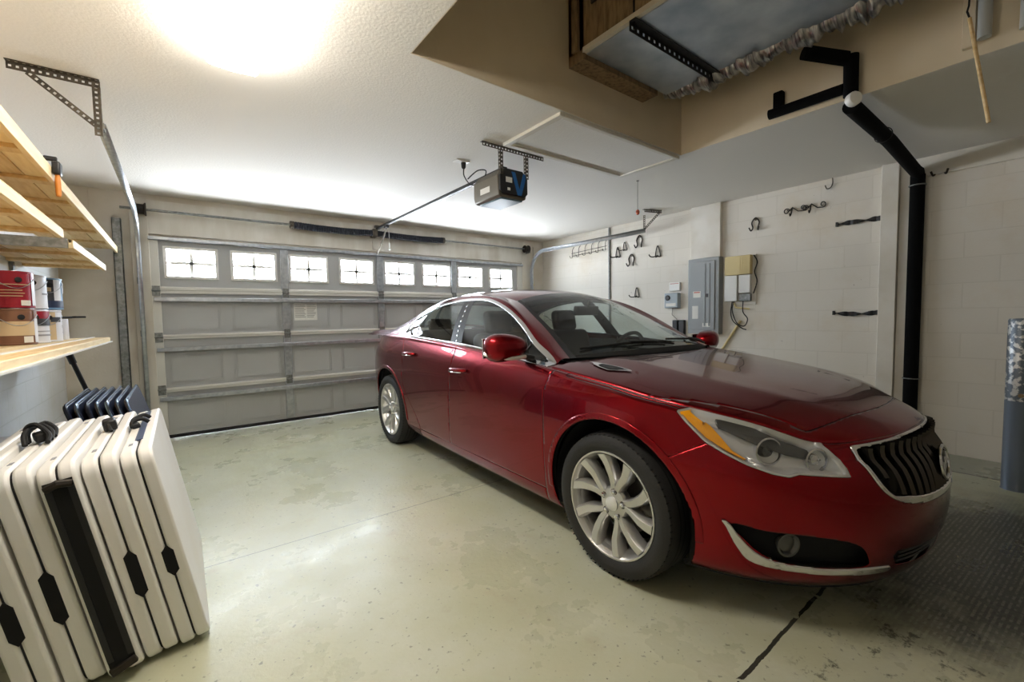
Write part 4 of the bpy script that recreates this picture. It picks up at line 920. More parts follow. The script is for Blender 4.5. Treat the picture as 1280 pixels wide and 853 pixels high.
    # door handles
    for hx, hz, par in ((1.335, .842, d1), (2.20, .905, d2)):
        i = np.argmin(np.hypot(low[0][:, 0] - hx, low[0][:, 2] - hz)); yy = abs(low[0][i, 1])
        pts = [(hx - .10, side * (yy + .002), hz + .004), (hx - .075, side * (yy + .030), hz + .004), (hx, side * (yy + .038), hz + .002), (hx + .075, side * (yy + .030), hz - .002), (hx + .10, side * (yy + .002), hz - .004)]
        P = smooth_poly(pts, 4, False)
        mb = MB(); mb.tube(P, [.010 + .006 * math.sin(math.pi * k / (len(P) - 1)) for k in range(len(P))], 10); h = mb.build('door_handle', pt, par)
        MB().tube([(p[0], p[1] + side * .010, p[2] - .012) for p in P[3:-3]], .0035, 6).build('handle_strip', MATS['chrome'], h)
    # wing mirror
    mc = Vector((.62, side * 1.02, 1.040 if side > 0 else .992))
    U = np.linspace(0, math.pi, 15); W_ = np.linspace(0, 2 * math.pi, 29); G = []
    for u in U:
        row = []
        for t in W_:
            e = lambda x, p: math.copysign(abs(x) ** p, x)
            X = .085 * e(math.sin(u), .8) * e(math.cos(t), .8); Y = -.135 * (1 if side > 0 else .8) * e(math.cos(u), .8); Z = .075 * e(math.sin(u), .8) * e(math.sin(t), .8)
            if X > .025: X = .025 + (X - .025) * .1
            Z *= 1 - .22 * (Y / .135 if side > 0 else Y / .135) * 1.0
            row.append((mc.x + X + .10 * (abs(Y + .135)) * .35, mc.y - side * -Y * -1 if False else mc.y + side * (-Y), mc.z + Z))
        G.append(row)
    mb = MB(); mb.grid(G); mir = mb.build('wing_mirror', pt, car)
    MB().obox(mc + Vector((.062, 0, -.004)), ((1, 0, 0), (0, 1, 0), (0, 0, 1)), (.004, .115, .055)).build('mirror_glass', MATS['chrome'], mir, bevel=.03, seg=4)
    P = [(mc.x - .055, side * (1.02 - .09 + .02 * 0), mc.z - .052), (mc.x - .06, side * 1.03, mc.z - .055), (mc.x - .03, side * 1.11, mc.z - .045), (mc.x + .02, side * 1.15, mc.z - .030)]
    MB().tube(smooth_poly(P, 4, False), .012, 8).build('turn_signal_strip', MATS['lamp_silver'], mir)
    mb = MB(); mb.bar((mc.x + .0, side * .84, mc.z - .070), (mc.x, side * .97, mc.z - .045), .07, .03); mb.build('mirror_arm', MATS['black_plastic'], mir, bevel=.01)
# bumper with the nose panel in front of the bonnet seam
xs = np.linspace(-.8815, .45, 150); ss = np.linspace(-1, 1, 65); HX, HS = np.meshgrid(xs, ss)
HY = HS * belt(HX)[0]; HOODP = np.stack([HX, HY, hood_z(HX, HS)], -1)
hood_m = gmesh(HOODP)
seam = lambda V: V[:, 0] - (-.768 + .30 * np.clip(np.abs(V[:, 1]) - .05, 0, 1) ** 1.6 + np.where(np.abs(V[:, 1]) > .55, (np.abs(V[:, 1]) - .55) * 1.4, 0))
cowl_edge = lambda V: (.205 + .40 * (np.abs(V[:, 1])) ** 2) - V[:, 0]
nose = cl(hood_m, lambda V: -seam(V) - GAP)
hood = cl(hood_m, lambda V: seam(V) - GAP, cowl_edge)
part(*weld(*merge(BUMP, nose), 2e-4), 'front_bumper', MATS['paint'], thick=.0015)
hd = part(*weld(*merge(hood, HOODSIDE), 2e-4), 'hood', MATS['paint'], thick=.0015)
nrm_at = lambda x, y: None
for side in (1, -1):   # chrome hood vents
    poly = [(.345, .675), (.33, .690), (.19, .755), (.15, .745), (.05, .668), (.055, .655), (.18, .632), (.25, .640)]
    def vsd(V): return sdf(np.stack([V[:, 0], V[:, 1] * side], 1), [(a, b) for a, b in VP])
    VP = [(.340, .668), (.330, .676), (.225, .708), (.160, .716), (.058, .656), (.052, .648), (.062, .644), (.150, .640), (.25, .652)]
    vent = part(*cl(hood_m, lambda V: vsd(V)), 'hood_vent', MATS['chrome'], hd, off=.006)
    part(*cl(hood_m, lambda V: vsd(V) - .011), 'vent_slot', MATS['black_plastic'], vent, off=.0085)
# grille
gsur = []
for side in (1, -1):
    P = np.array(LOWP); P[..., 1] *= side; gsur.append(gmesh(P, side > 0)); P = np.array(SHP); P[..., 1] *= side; gsur.append(gmesh(P, side > 0))
gs = weld(*merge(*gsur), 1e-4)
gs = cl(gs, lambda V: -.5 - V[:, 0])
gfull = lambda V: np.where(V[:, 0] < -.5, sdf(YZ(V), GRILL), -1.0)
gr = part(*cl(gs, gfull), 'grille', MATS['black_plastic'], off=-.045)
GR2 = [(a, b) for a, b in GRILL]
part(*cl(gs, gfull, lambda V: np.where(V[:, 2] < .53, .026, .010) - gfull(V)), 'grille_surround', MATS['chrome'], gr, thick=.03, off=.006)
def front_x(y, z):
    P = LOWP; ia = int(np.argmin(np.abs(T_ - 1))); Q = P[:, :ia].reshape(-1, 3)
    dd = np.hypot(Q[:, 1] - abs(y), Q[:, 2] - z); k = np.argsort(dd)[:24]; ww = np.exp(-(dd[k] / .008) ** 2) + 1e-9
    return float((Q[k, 0] * ww).sum() / ww.sum())
for k in range(-8, 9):
    y = k * .051
    zt = np.interp(abs(y), [0, .3, .462], [.730, .728, .708]) - .012; zb = np.interp(abs(y), [0, .26, .345, .40, .44], [.505, .508, .525, .552, .60]) + .004
    if abs(k) >= 8 : zb = .60
    zs = np.linspace(zb, zt, 9); G = []
    for z in zs:
        yy = y * (1 - .10 * (zt - z) / .2); x = front_x(yy, z)
        G.append([(x + .040, yy - .008, z), (x + .006, yy - .014, z), (x - .004, yy, z), (x + .006, yy + .014, z), (x + .040, yy + .008, z)])
    mb = MB(); mb.grid(G); mb.build('grille_bar', MATS['dark_chrome'], gr)
# emblem: ring with three slanted shields
ex = front_x(0, .60) - .012
def em(y, z, d=0): return (ex - d - .10 * (z - .60) * 0 + (z - .60) * .16, y, z)
mb = MB(); mb.tube([em(.062 * math.cos(a), .60 + .062 * math.sin(a)) for a in np.linspace(0, 2 * math.pi, 36, endpoint=False)], .007, 8, closed=True); emb = mb.build('emblem', MATS['chrome'], gr)
mb = MB(); mb.raw([em(0, .60, -.006)] + [em(.060 * math.cos(a), .60 + .060 * math.sin(a), -.006) for a in np.linspace(0, 2 * math.pi, 36, endpoint=False)], [(0, i + 1, (i + 1) % 36 + 1) for i in range(36)]); mb.build('emblem_back', MATS['black_plastic'], emb)
for k in (-1, 0, 1):
    cy = -k * .027; cz = .60 + k * .017
    sh_ = [(-.014, .018), (.014, .024), (.014, -.002), (0, -.026), (-.014, -.008)]
    mb = MB(); V = [em(cy + a, cz + b, d) for d in (-.003, .004) for a, b in sh_]; n = 5
    mb.raw(V, [tuple(range(n)), tuple(range(n, 2 * n))] + [(i, (i + 1) % n, n + (i + 1) % n, n + i) for i in range(n)]); mb.build('shield', MATS['alloy'], emb)
# lower intake and chin
lo = cl(gs, lambda V: np.where(V[:, 0] < -.6, sdf(YZ(V), LOW), -1.0))
li = part(*lo, 'lower_intake', MATS['black_plastic'], off=-.03)
for z in (.265, .285, .303):
    MB().tube([(front_x(y, z) + .012, y, z) for y in np.linspace(-.31, .31, 17)], .005, 6).build('intake_bar', MATS['black_plastic'], li)
mb = MB(); G = []
for z, o in ((.172, .0), (.135, .02), (.120, .08)):
    x, y = contour(np.linspace(0, .80, 30), .80 - o, -.885 + o, 3); G.append([(a, b, z) for a, b in zip(x[::-1], -y[::-1])] + [(a, b, z) for a, b in zip(x[1:], y[1:])])
mb.grid(G); mb.build('air_dam', MATS['black_rubber'], car)
# body above the belt: pillars, roof, screens, boot
tops = gmesh(TOPP)
tau_of = np.repeat(TAUS[None, :], TOPP.shape[0], 0).ravel()
def top_part(t0, t1, name, m, inset=0.0, off=0.0, thick=.0):
    i0 = int(round(t0 / 13 * 208)); i1 = int(round(t1 / 13 * 208)); s0 = 0 if not inset else int(inset); P = TOPP[s0:TOPP.shape[0] - s0, i0:i1 + 1]
    return part(*gmesh(P), name, m, off=off, thick=thick)
top_part(.1875, 4.0, 'windshield', MATS['windscreen_glass'], 1)
wf = MB(); 
cb = []
for t in np.linspace(0, .1875, 3): cb.append(top_up([t], np.linspace(-1, 1, 49))[:, 0])
wf.grid(np.array(cb)); wf.build('windshield_border', MATS['black_matte'], car)
for s0, s1 in ((0, 2), (47, 49)):
    P = TOPP[s0:s1, :int(4.0 / 13 * 208) + 1]; part(*gmesh(P), 'windshield_seal', MATS['black_plastic'], off=.001)
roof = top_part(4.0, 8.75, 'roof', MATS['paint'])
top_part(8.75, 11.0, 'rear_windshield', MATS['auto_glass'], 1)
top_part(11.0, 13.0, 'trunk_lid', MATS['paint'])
part(*weld(*PIL), 'roof_pillars', MATS['paint'])
# cowl and wipers
mb = MB(); G = []
ys = np.linspace(-.72, .72, 33)
hz_ = [float(hood_z(np.array([.205 + .40 * y * y - .01]), np.array([y / float(belt(.3)[0])]))[0]) for y in ys]
cx_ = [np.interp(abs(y), [0, .4, .695], [.22, .30, .455]) for y in ys]; cz_ = [np.interp(abs(y), [0, .4, .695], [.986, .980, .966]) for y in ys]
G = [[(.19 + .40 * y * y, y, z - .012) for y, z in zip(ys, hz_)], [(x + .02, y, z - .012) for x, y, z in zip(cx_, ys, cz_)], [(x + .06, y, z + .02) for x, y, z in zip(cx_, ys, cz_)]]
mb.grid(G); mb.build('cowl', MATS['black_matte'], car)
for y0, y1 in ((.60, .02), (-.02, -.62)):
    P0 = top_up([.45], [y0 / .67])[0, 0]; P1 = top_up([.34], [y1 / .67])[0, 0]; Pm = top_up([.42], [(y0 + y1) / 2 / .67])[0, 0]
    up = np.array([-.006, 0, .012])
    wi = MB().tube([P0 + up, Pm + up, P1 + up], .007, 6).build('wiper', MATS['black_rubber'], car)
    MB().tube([Pm + up * 1.6, Pm * .5 + P1 * .5 + np.array([-.04, 0, .02]), P1 + np.array([-.06, 0, .0])], .006, 6).build('wiper_arm', MATS['black_plastic'], wi)
# dark inner shell so gaps read dark, floor pan
inn = []
for side in (1, -1):
    P = np.array(LOWP); P[..., 1] *= side * .965; P[..., 0] = np.where(P[..., 0] < 0, P[..., 0] * .95, P[..., 0] * .99 ); m = gmesh(P[::3, ::2], side > 0)
    inn.append(cl(m, lambda V: arch(V) - .004, lambda V: -head_f(V) - .01, lambda V: V[:, 2] - .20))
part(*merge(*inn), 'inner_shell', MATS['black_matte'])
mb = MB(); mb.box(-.45, 3.40, -.60, .60, .19, .22); mb.box(.42, 2.30, -.80, .80, .19, .22); mb.build('floor_pan', MATS['black_matte'], car)
mb = MB(); mb.box(-.6, .42, -.60, .60, .40, .60); mb.build('engine_block', MATS['black_matte'], car, bevel=.05)
# cabin
def seat(cx, cy, name='front_seat', wdt=.50):
    s = MB().box(cx - .26, cx + .26, cy - wdt / 2, cy + wdt / 2, .36, .56).build(name, MATS['leather'], car, bevel=.06, seg=4)
    b = MB(); b.obox((cx + .34, cy, .80), ((1, 0, -.30), (0, 1, 0), (.30, 0, 1)), (.065, wdt / 2, .29)); b.build('backrest', MATS['leather'], s, bevel=.06, seg=4)
    h = MB(); h.obox((cx + .44, cy, 1.165), ((1, 0, -.2), (0, 1, 0), (.2, 0, 1)), (.045, .13, .095)); h.build('headrest', MATS['leather'], s, bevel=.04, seg=4)
    p = MB()
    for q in (-.05, .05): p.cyl((cx + .415, cy + q, 1.04), (cx + .435, cy + q, 1.10), .006, 8)
    p.build('headrest_post', MATS['chrome'], s)
    return s
seat(1.20, .37); seat(1.20, -.37)
rs = MB().box(2.0, 2.45, -.62, .62, .36, .58).build('rear_seat', MATS['leather'], car, bevel=.06, seg=4)
MB().obox((2.55, 0, .83), ((1, 0, -.35), (0, 1, 0), (.35, 0, 1)), (.07, .62, .27)).build('backrest', MATS['leather'], rs, bevel=.06, seg=4)
for y in (.38, -.38): MB().obox((2.66, y, 1.13), ((1, 0, -.2), (0, 1, 0), (.2, 0, 1)), (.04, .12, .07)).build('headrest', MATS['leather'], rs, bevel=.03, seg=4)
mb = MB(); P = []
for y in np.linspace(-.70, .70, 21):
    b = .035 * math.exp(-((y + .37) / .17) ** 2)
    P.append([(.33 + .25 * abs(y) ** 2, y, .952), (.55, y, .955 + b * .6), (.74, y, .935 + b), (.80, y, .90 + b), (.78, y, .80), (.70, y, .62), (.60, y, .45)])
mb.grid(P); ds = mb.build('dashboard', MATS['cabin'], car)
sw = MB(); o = Vector((.93, -.37, .90)); ax = Vector((.90, 0, .42)).normalized(); a1 = Vector((0, 1, 0)); a2 = ax.cross(a1)
sw.tube([o + (a1 * math.cos(t) + a2 * math.sin(t)) * .185 for t in np.linspace(0, 2 * math.pi, 40, endpoint=False)], .015, 8, closed=True)
for t in (0, math.pi, -math.pi / 2): sw.bar(o, o + (a1 * math.cos(t) + a2 * math.sin(t)) * .18, .05, .02, ax)
sw.lathe([(.03, -.02), (.06, -.01), (.06, .01), (.04, .025), (.003, .03)], o, ax, 20); swo = sw.build('steering_wheel', MATS['cabin'], car)
MB().cyl(o - ax * .02, o - ax * .22, .035, 14).build('steering_column', MATS['cabin'], swo)
mb = MB(); mb.box(.75, 1.75, -.13, .13, .30, .55); mb.build('center_console', MATS['cabin'], car, bevel=.03)
mb = MB(); mb.obox((1.0, 0, 1.245), ((1, 0, .2), (0, 1, 0), (-.2, 0, 1)), (.02, .12, .035)); rv = mb.build('rearview_mirror', MATS['black_plastic'], car, bevel=.012, seg=3)
MB().cyl((.99, 0, 1.27), (.965, 0, 1.315), .012, 8).build('mirror_mount', MATS['black_plastic'], rv)
for s in (1, -1):
    mb = MB(); mb.grid([[(x, s * .80, z) for x in np.linspace(.55, 2.5, 10)] for z in (.30, .60, .90, .985)]); mb.build('door_lining', MATS['cabin'], car)
mb = MB(); mb.grid([[(x, y, np.interp(x, [1.2, 1.5, 1.8, 2.1, 2.4], [1.350, 1.385, 1.400, 1.390, 1.350]) - .05 * (y / .5) ** 2) for x in np.linspace(1.2, 2.42, 12)] for y in np.linspace(-.5, .5, 12)]); mb.build('headliner', MATS['cabin'], car)
mb = MB(); mb.box(2.60, 3.2, -.60, .60, .97, 1.0); mb.build('parcel_shelf', MATS['cabin'], car)
MB().obox((1.30, .62, 1.02), ((1, 0, 0), (0, 1, 0), (0, 0, 1)), (.02, .02, .02)) 
# wheels
def wheel(cx, side, spin):
    c = Vector((cx, 0, .333)); ax = Vector((0, side, 0)); yo = .905
    R = .333
    def prof(lst): return [(r, h) for r, h in lst]
    rim = MB(); rim.lathe(prof([(.247, yo - .205), (.240, yo - .20), (.222, yo - .17), (.218, yo - .06), (.228, yo - .030), (.243, yo - .022), (.248, yo - .014), (.247, yo - .008), (.240, yo - .008), (.232, yo - .020), (.222, yo - .050), (.214, yo - .062), (.212, yo - .165), (.236, yo - .20)]), c, ax, 56, cap=False)
    u = Vector((1, 0, 0)); v = Vector((0, 0, 1))
    def pol(r, a, h): return c + (u * math.cos(a) + v * math.sin(a)) * r + ax * h
    for k in range(5):
        a0 = spin + k * 2 * math.pi / 5
        for sg in (-1, 1):
            G = []
            for q in np.linspace(0, 1, 11):
                r = .036 + q * .198
                cen = a0 + sg * (.275 + .06 * q) * min(1, .35 + q * 1.1) + .10 * math.sin(math.pi * q) * (1 - .3 * sg)
                hw = (.0155 + .0145 * q ** 1.2) / max(r, .060)
                hh = yo - .010 - .030 * (1 - q) ** 1.6 - .006 * math.sin(math.pi * q)
                e0 = cen - hw; e1 = cen + hw
                G.append([pol(r, e0, hh - .055), pol(r, e0, hh - .006 - .008 * q), pol(r, e0 + hw * .35, hh), pol(r, e1 - hw * .35, hh - .002), pol(r, e1, hh - .016), pol(r, e1, hh - .055)])
            rim.grid(G)
    rim.lathe(prof([(.005, yo - .085), (.075, yo - .085), (.078, yo - .055), (.070, yo - .040), (.040, yo - .034), (.005, yo - .034)]), c, ax, 32)
    w_ = rim.build('wheel', MATS['alloy'], car, angle=40)
    t = MB(); t.lathe(prof([(.243, yo - .205), (.262, yo - .226), (.300, yo - .232), (.322, yo - .222), (.3315, yo - .200), (.333, yo - .120), (.3315, yo - .040), (.322, yo - .012), (.300, yo - .000), (.278, yo + .001), (.258, yo - .006), (.247, yo - .012), (.243, yo - .020)]), c, ax, 72, cap=False)
    to = t.build('tire', MATS['tire'], w_)
    gv = MB()
    for h in (.175, .145, .095, .065):
        gv.lathe([(.3338, yo - h - .004), (.3345, yo - h), (.3338, yo - h + .004)], c, ax, 60, cap=False)
    for k in range(72):
        a = 2 * math.pi * k / 72; gv.obox(pol(.3236, a, yo - .017), (u * math.cos(a) + v * math.sin(a) * 1, ax, u * -math.sin(a) + v * math.cos(a)), (.0012, .012, .0025))
    gv.build('tread', MATS['black_matte'], w_)
    MB().lathe([(.034, yo - .040), (.034, yo - .028), (.026, yo - .024), (.003, yo - .023)], c, ax, 24).build('center_cap', MATS['lamp_silver'], w_)
    for k in range(5):
        a = spin + k * 2 * math.pi / 5
        MB().lathe([(.012, yo - .052), (.012, yo - .030), (.008, yo - .026), (.002, yo - .025)], pol(.058, a, 0), ax, 6).build('lug_nut', MATS['chrome'], w_)
        MB().lathe([(.0165, yo - .050), (.0165, yo - .036), (.013, yo - .036)], pol(.058, a, 0), ax, 14, cap=False).build('lug_hole', MATS['black_matte'], w_)
    MB().lathe([(.07, yo - .13), (.155, yo - .13), (.155, yo - .155), (.07, yo - .155)], c, ax, 40).build('brake_disc', MATS['disc_steel'], w_)
    cp = MB(); A = np.linspace(.5, 1.5, 8)
    cp.prism([(math.cos(a) * .165, math.sin(a) * .165) for a in A] + [(math.cos(a) * .10, math.sin(a) * .10) for a in A[::-1]], c, u, v, ax, yo - .17, yo - .105); cp.build('brake_caliper', MATS['black_plastic'], w_)
    MB().lathe([(.003, yo - .19), (.20, yo - .19), (.20, yo - .21), (.003, yo - .21)], c, ax, 30).build('backing_plate', MATS['black_matte'], w_)
wheel(0, 1, math.pi / 2 + .12); wheel(2.75, 1, math.pi / 2 - .25); wheel(0, -1, math.pi / 2); wheel(2.75, -1, math.pi / 2)
# ------------------------------------------------------------------ shelves on the left wall
XF = -.43
def shelf(label, y0, y1, z, lip, mats, cleats, lipz=None):
    s = thing('wooden_shelf', label, 'shelf', (0, 0, 0), group='pine shelves on the left wall')
    n = 4; wd = (XF - XL) / n
    for k in range(n): MB().box(XL + .002 + k * wd, XL + (k + 1) * wd - .004, y0, y1, z, z + .018).build('plank', MATS[mats[k % 2]], s, bevel=.002)
    for y in cleats: MB().box(XL + .002, XF - .022, y - .035, y + .035, z - .018, z).build('cleat', MATS['pine'], s, bevel=.002)
    MB().box(XF - .020, XF, y0, y1, z - lip * .6, z + lip * .4).build('front_board', MATS['pine_light'], s, bevel=.002)
    return s
up = shelf('long pine shelf nearest the ceiling on the left wall, planks seen from below', .4, 5.60, 1.905, .058, ('pine', 'pine_light'), (1.55, 2.05, 2.55, 3.05, 3.55, 4.05, 4.55, 5.1))
md = shelf('middle pine shelf cut off short below the long top shelf', .4, 3.05, 1.655, .045, ('pine_light', 'pine'), (1.6, 2.1, 2.55, 2.98))
lw = shelf('short pine shelf above the paint cans, beyond the cut-off middle shelf', 3.29, 4.60, 1.640, .045, ('pine', 'pine_light'), (3.31, 3.75, 4.2, 4.57))
for s_, yy, z in ((lw, 3.29, 1.640),): MB().box(XL + .002, XF - .02, 3.272, 3.29, z - .03, z + .02).build('end_board', MATS['galvanized_dull'], s_)  # wooden board; its metal grey only paints in the shade it stands in
bt = shelf('lowest pine shelf on the left wall, carrying the paint cans', .3, 4.57, 1.082, .040, ('pine_light', 'pine'), (1.2, 2.4, 3.3, 4.3))
MB().box(XF - .001, XF + .012, .3, 4.57, 1.062, 1.070).build('edge_strip', MATS['white_plastic'], bt)
MB().box(XF - .10, XF - .085, .3, 4.57, 1.100, 1.106).build('board_joint', MATS['white_plastic'], bt)
sb = MB(); sb.box(XL + .001, XL + .02, 4.23, 4.27, 1.101, 1.62); tag(sb.build('shelf_bracket', MATS['galvanized_dull']), 'grey steel shelf bracket against the left wall behind the red paint can', 'bracket')
sb = MB(); sb.box(XL, XL + .012, 3.02, 3.06, .97, 1.062); sb.bar((XL + .006, 3.04, .98), (XL + .18, 3.04, 1.055), .02, .02); tag(sb.build('small_bracket', MATS['galvanized_dull']), 'small grey bracket under the lowest shelf on the left wall', 'bracket')
cl_ = thing('spring_clamp', 'black and orange clamp gripping the front of the top shelf', 'clamp', (XF, 2.90, 1.90))
mat('orange_plastic', lin(196, 122, 42), .45)
MB().box(.001, .03, -.030, .030, -.005, .055).build('clamp_head', MATS['black_plastic'], cl_, bevel=.008); MB().box(-.025, .02, -.020, .0, .055, .075).build('clamp_jaw', MATS['black_plastic'], cl_, bevel=.004)
MB().lathe([(.006, -.105), (.010, -.10), (.011, -.04), (.008, -.005), (.004, 0)], (.016, -.010, 0), (0, 0, 1), 12).build('clamp_handle', MATS['orange_plastic'], cl_)
# ------------------------------------------------------------------ paint cans and spray cans
mat('can_red', lin(150, 22, 42), .4); mat('can_brown', lin(126, 88, 66), .45); mat('can_cream', lin(206, 184, 148), .5); mat('can_white', lin(222, 224, 232), .4); mat('can_navy', lin(38, 52, 84), .4)
mat('can_blue', lin(120, 158, 196), .4); mat('can_dark', lin(58, 62, 66), .4)
mat('label_grey', lin(150, 152, 160), .5)
def arc_patch(o, r, z0, z1, a0, a1, m, name, parent):
    P = [[(o[0] + r * math.cos(a), o[1] + r * math.sin(a), z) for a in np.linspace(a0, a1, 16)] for z in (z0, z1)]
    return MB().grid(P).build(name, m, parent)
def can(x, y, z, label, base, patches, r=.083, h=.192):
    c = thing('paint_can', label, 'paint can', (x, y, z), group='paint cans on the lowest shelf')
    MB().lathe([(r - .004, 0), (r, .003), (r, .008), (r - .002, .010), (r - .002, h - .012), (r, h - .010), (r, h - .003), (r - .004, h)], (0, 0, 0), (0, 0, 1), 40).build('can_body', MATS[base], c)
    MB().lathe([(.003, h - .006), (r - .018, h - .006), (r - .014, h + .001), (r - .006, h + .001), (r - .005, h - .004)], (0, 0, 0), (0, 0, 1), 36, cap=False).build('lid', MATS['galvanized'], c)
    P = [(r * math.cos(a) * 1.02, r * math.sin(a) * 1.02, h - .03 - .06 * math.sin((a + 2.6) / 2.9 * math.pi) ** 2 * (1 if -2.6 < a < .3 else 0)) for a in np.linspace(-2.6, .3, 24)]
    MB().tube(P, .0018, 5).build('bail_handle', MATS['galvanized'], c)
    for i, (z0, z1, a0, a1, m_) in enumerate(patches): arc_patch((0, 0), r + .0006 + .0003 * i, z0, z1, a0, a1, MATS[m_], 'label_patch', c)
    for a in (-1.05,): MB().lathe([(.003, 0), (.014, 0), (.014, .004), (.003, .005)], ((r - .001) * math.cos(a), (r - .001) * math.sin(a), h - .045), (math.cos(a), math.sin(a), 0), 12).build('handle_ear', MATS['black_plastic'], c)
    return c
Z0 = 1.101
C1 = [(-.70, 3.46), (-.685, 3.66), (-.672, 3.86)]
A0 = -1.2
can(-.700, 3.46, Z0, 'brown and cream labelled paint can under the red paint can', 'can_brown', [(.05, .125, -3.4, -.35, 'can_cream'), (.012, .18, -.35, .9, 'can_white'), (.14, .182, -.35, .5, 'can_brown'), (.012, .045, -1.0, -.5, 'paper')])
can(-.700, 3.46, Z0 + .196, 'red labelled paint can on top of the brown one', 'can_red', [(.012, .182, -.35, .9, 'can_white'), (.15, .184, -.35, .3, 'can_red'), (.012, .04, -1.0, -.5, 'paper'), (.060, .064, -2.0, -.9, 'can_cream'), (.075, .079, -2.0, -.8, 'can_cream'), (.090, .094, -2.0, -.9, 'can_cream'), (.120, .124, -2.4, -.5, 'can_cream')])
can(-.685, 3.665, Z0, 'white paint can with a red and dark picture label, bottom row', 'can_white', [(.14, .182, -1.2, .6, 'can_red'), (.10, .14, -1.2, .6, 'can_dark'), (.04, .05, -1.0, .4, 'label_grey'), (.065, .07, -1.0, .4, 'label_grey')])
can(-.685, 3.665, Z0 + .196, 'plain white paint can on the top row beside the red one', 'can_white', [(.08, .09, -.6, .4, 'label_grey')])
can(-.665, 3.875, Z0, 'white and grey paint can in the bottom row, third from the left', 'can_white', [(.012, .18, -1.6, -.7, 'can_cream'), (.12, .15, -1.0, -.3, 'can_dark')])
can(-.655, 3.885, Z0 + .196, 'paint can with a blue and dark picture label, end of the top row', 'can_blue', [(.012, .055, -2.4, 1.0, 'can_navy'), (.055, .182, -2.0, -.85, 'can_dark'), (.055, .182, -.85, -.35, 'can_white'), (.11, .135, -1.6, -1.0, 'can_cream'), (.10, .17, -.1, .2, 'can_white')])
sp = thing('spray_can', 'white spray can with a black cap at the end of the lowest shelf', 'spray can', (-.645, 4.075, Z0))
MB().lathe([(.030, 0), (.033, .004), (.033, .175), (.028, .19), (.014, .20), (.014, .205)], (0, 0, 0), (0, 0, 1), 28).build('can_body', MATS['can_white'], sp)
MB().lathe([(.014, .203), (.015, .225), (.012, .235), (.003, .236)], (0, 0, 0), (0, 0, 1), 16).build('cap', MATS['black_plastic'], sp)
for z0, z1 in ((.05, .055), (.08, .10), (.12, .125)): arc_patch((0, 0), .0336, z0, z1, -1.6, .2, MATS['label_grey'], 'label_print', sp)
sp2 = thing('glue_bottle', 'cream spray bottle with dark base label between paint cans and spray can', 'bottle', (-.66, 4.0, Z0))
MB().lathe([(.026, 0), (.028, .004), (.028, .15), (.020, .165), (.010, .172), (.010, .185), (.003, .186)], (0, 0, 0), (0, 0, 1), 24).build('bottle_body', MATS['can_cream'], sp2); arc_patch((0, 0), .0286, .03, .07, -1.8, .2, MATS['can_dark'], 'label_patch', sp2)
pb = thing('paint_brush', 'dark paint brush lying past the spray can on the lowest shelf', 'brush', (-.62, 4.22, Z0 + .15))
mb = MB(); mb.tube([(-.04, -.05, 0), (.03, .04, .002)], .007, 8); mb.build('handle', MATS['black_plastic'], pb)
mb = MB(); mb.obox((.06, .07, .004), ((.7, .7, 0), (-.7, .7, 0), (0, 0, 1)), (.035, .018, .007)); mb.build('bristles', MATS['black_plastic'], pb, bevel=.004)
mb = MB(); mb.lathe([(.034, 0), (.036, .004), (.036, .135), (.034, .14), (.003, .14)], (0, 0, 0), (0, 0, 1), 20); jar = mb.build('glass_jar', MATS['can_white']); jar.location = (-.635, 4.19, Z0); tag(jar, 'small white jar carrying the dark brush at the shelf end', 'jar')
pol = thing('telescopic_pole', 'black telescopic pole leaning under the lowest shelf behind the dark tables', 'pole', (0, 0, 0))
p0 = Vector((-.63, 4.25, 1.045)); p1 = Vector((-.565, 4.32, .78)); dv = (p1 - p0).normalized(); pe = p0 + dv * (1.045 / -dv.z)
MB().cyl(p0, p0 + dv * .12, .020, 14).build('upper_tube', MATS['black_plastic'], pol); MB().cyl(p0 + dv * .12, pe, .014, 14).build('lower_tube', MATS['black_plastic'], pol)
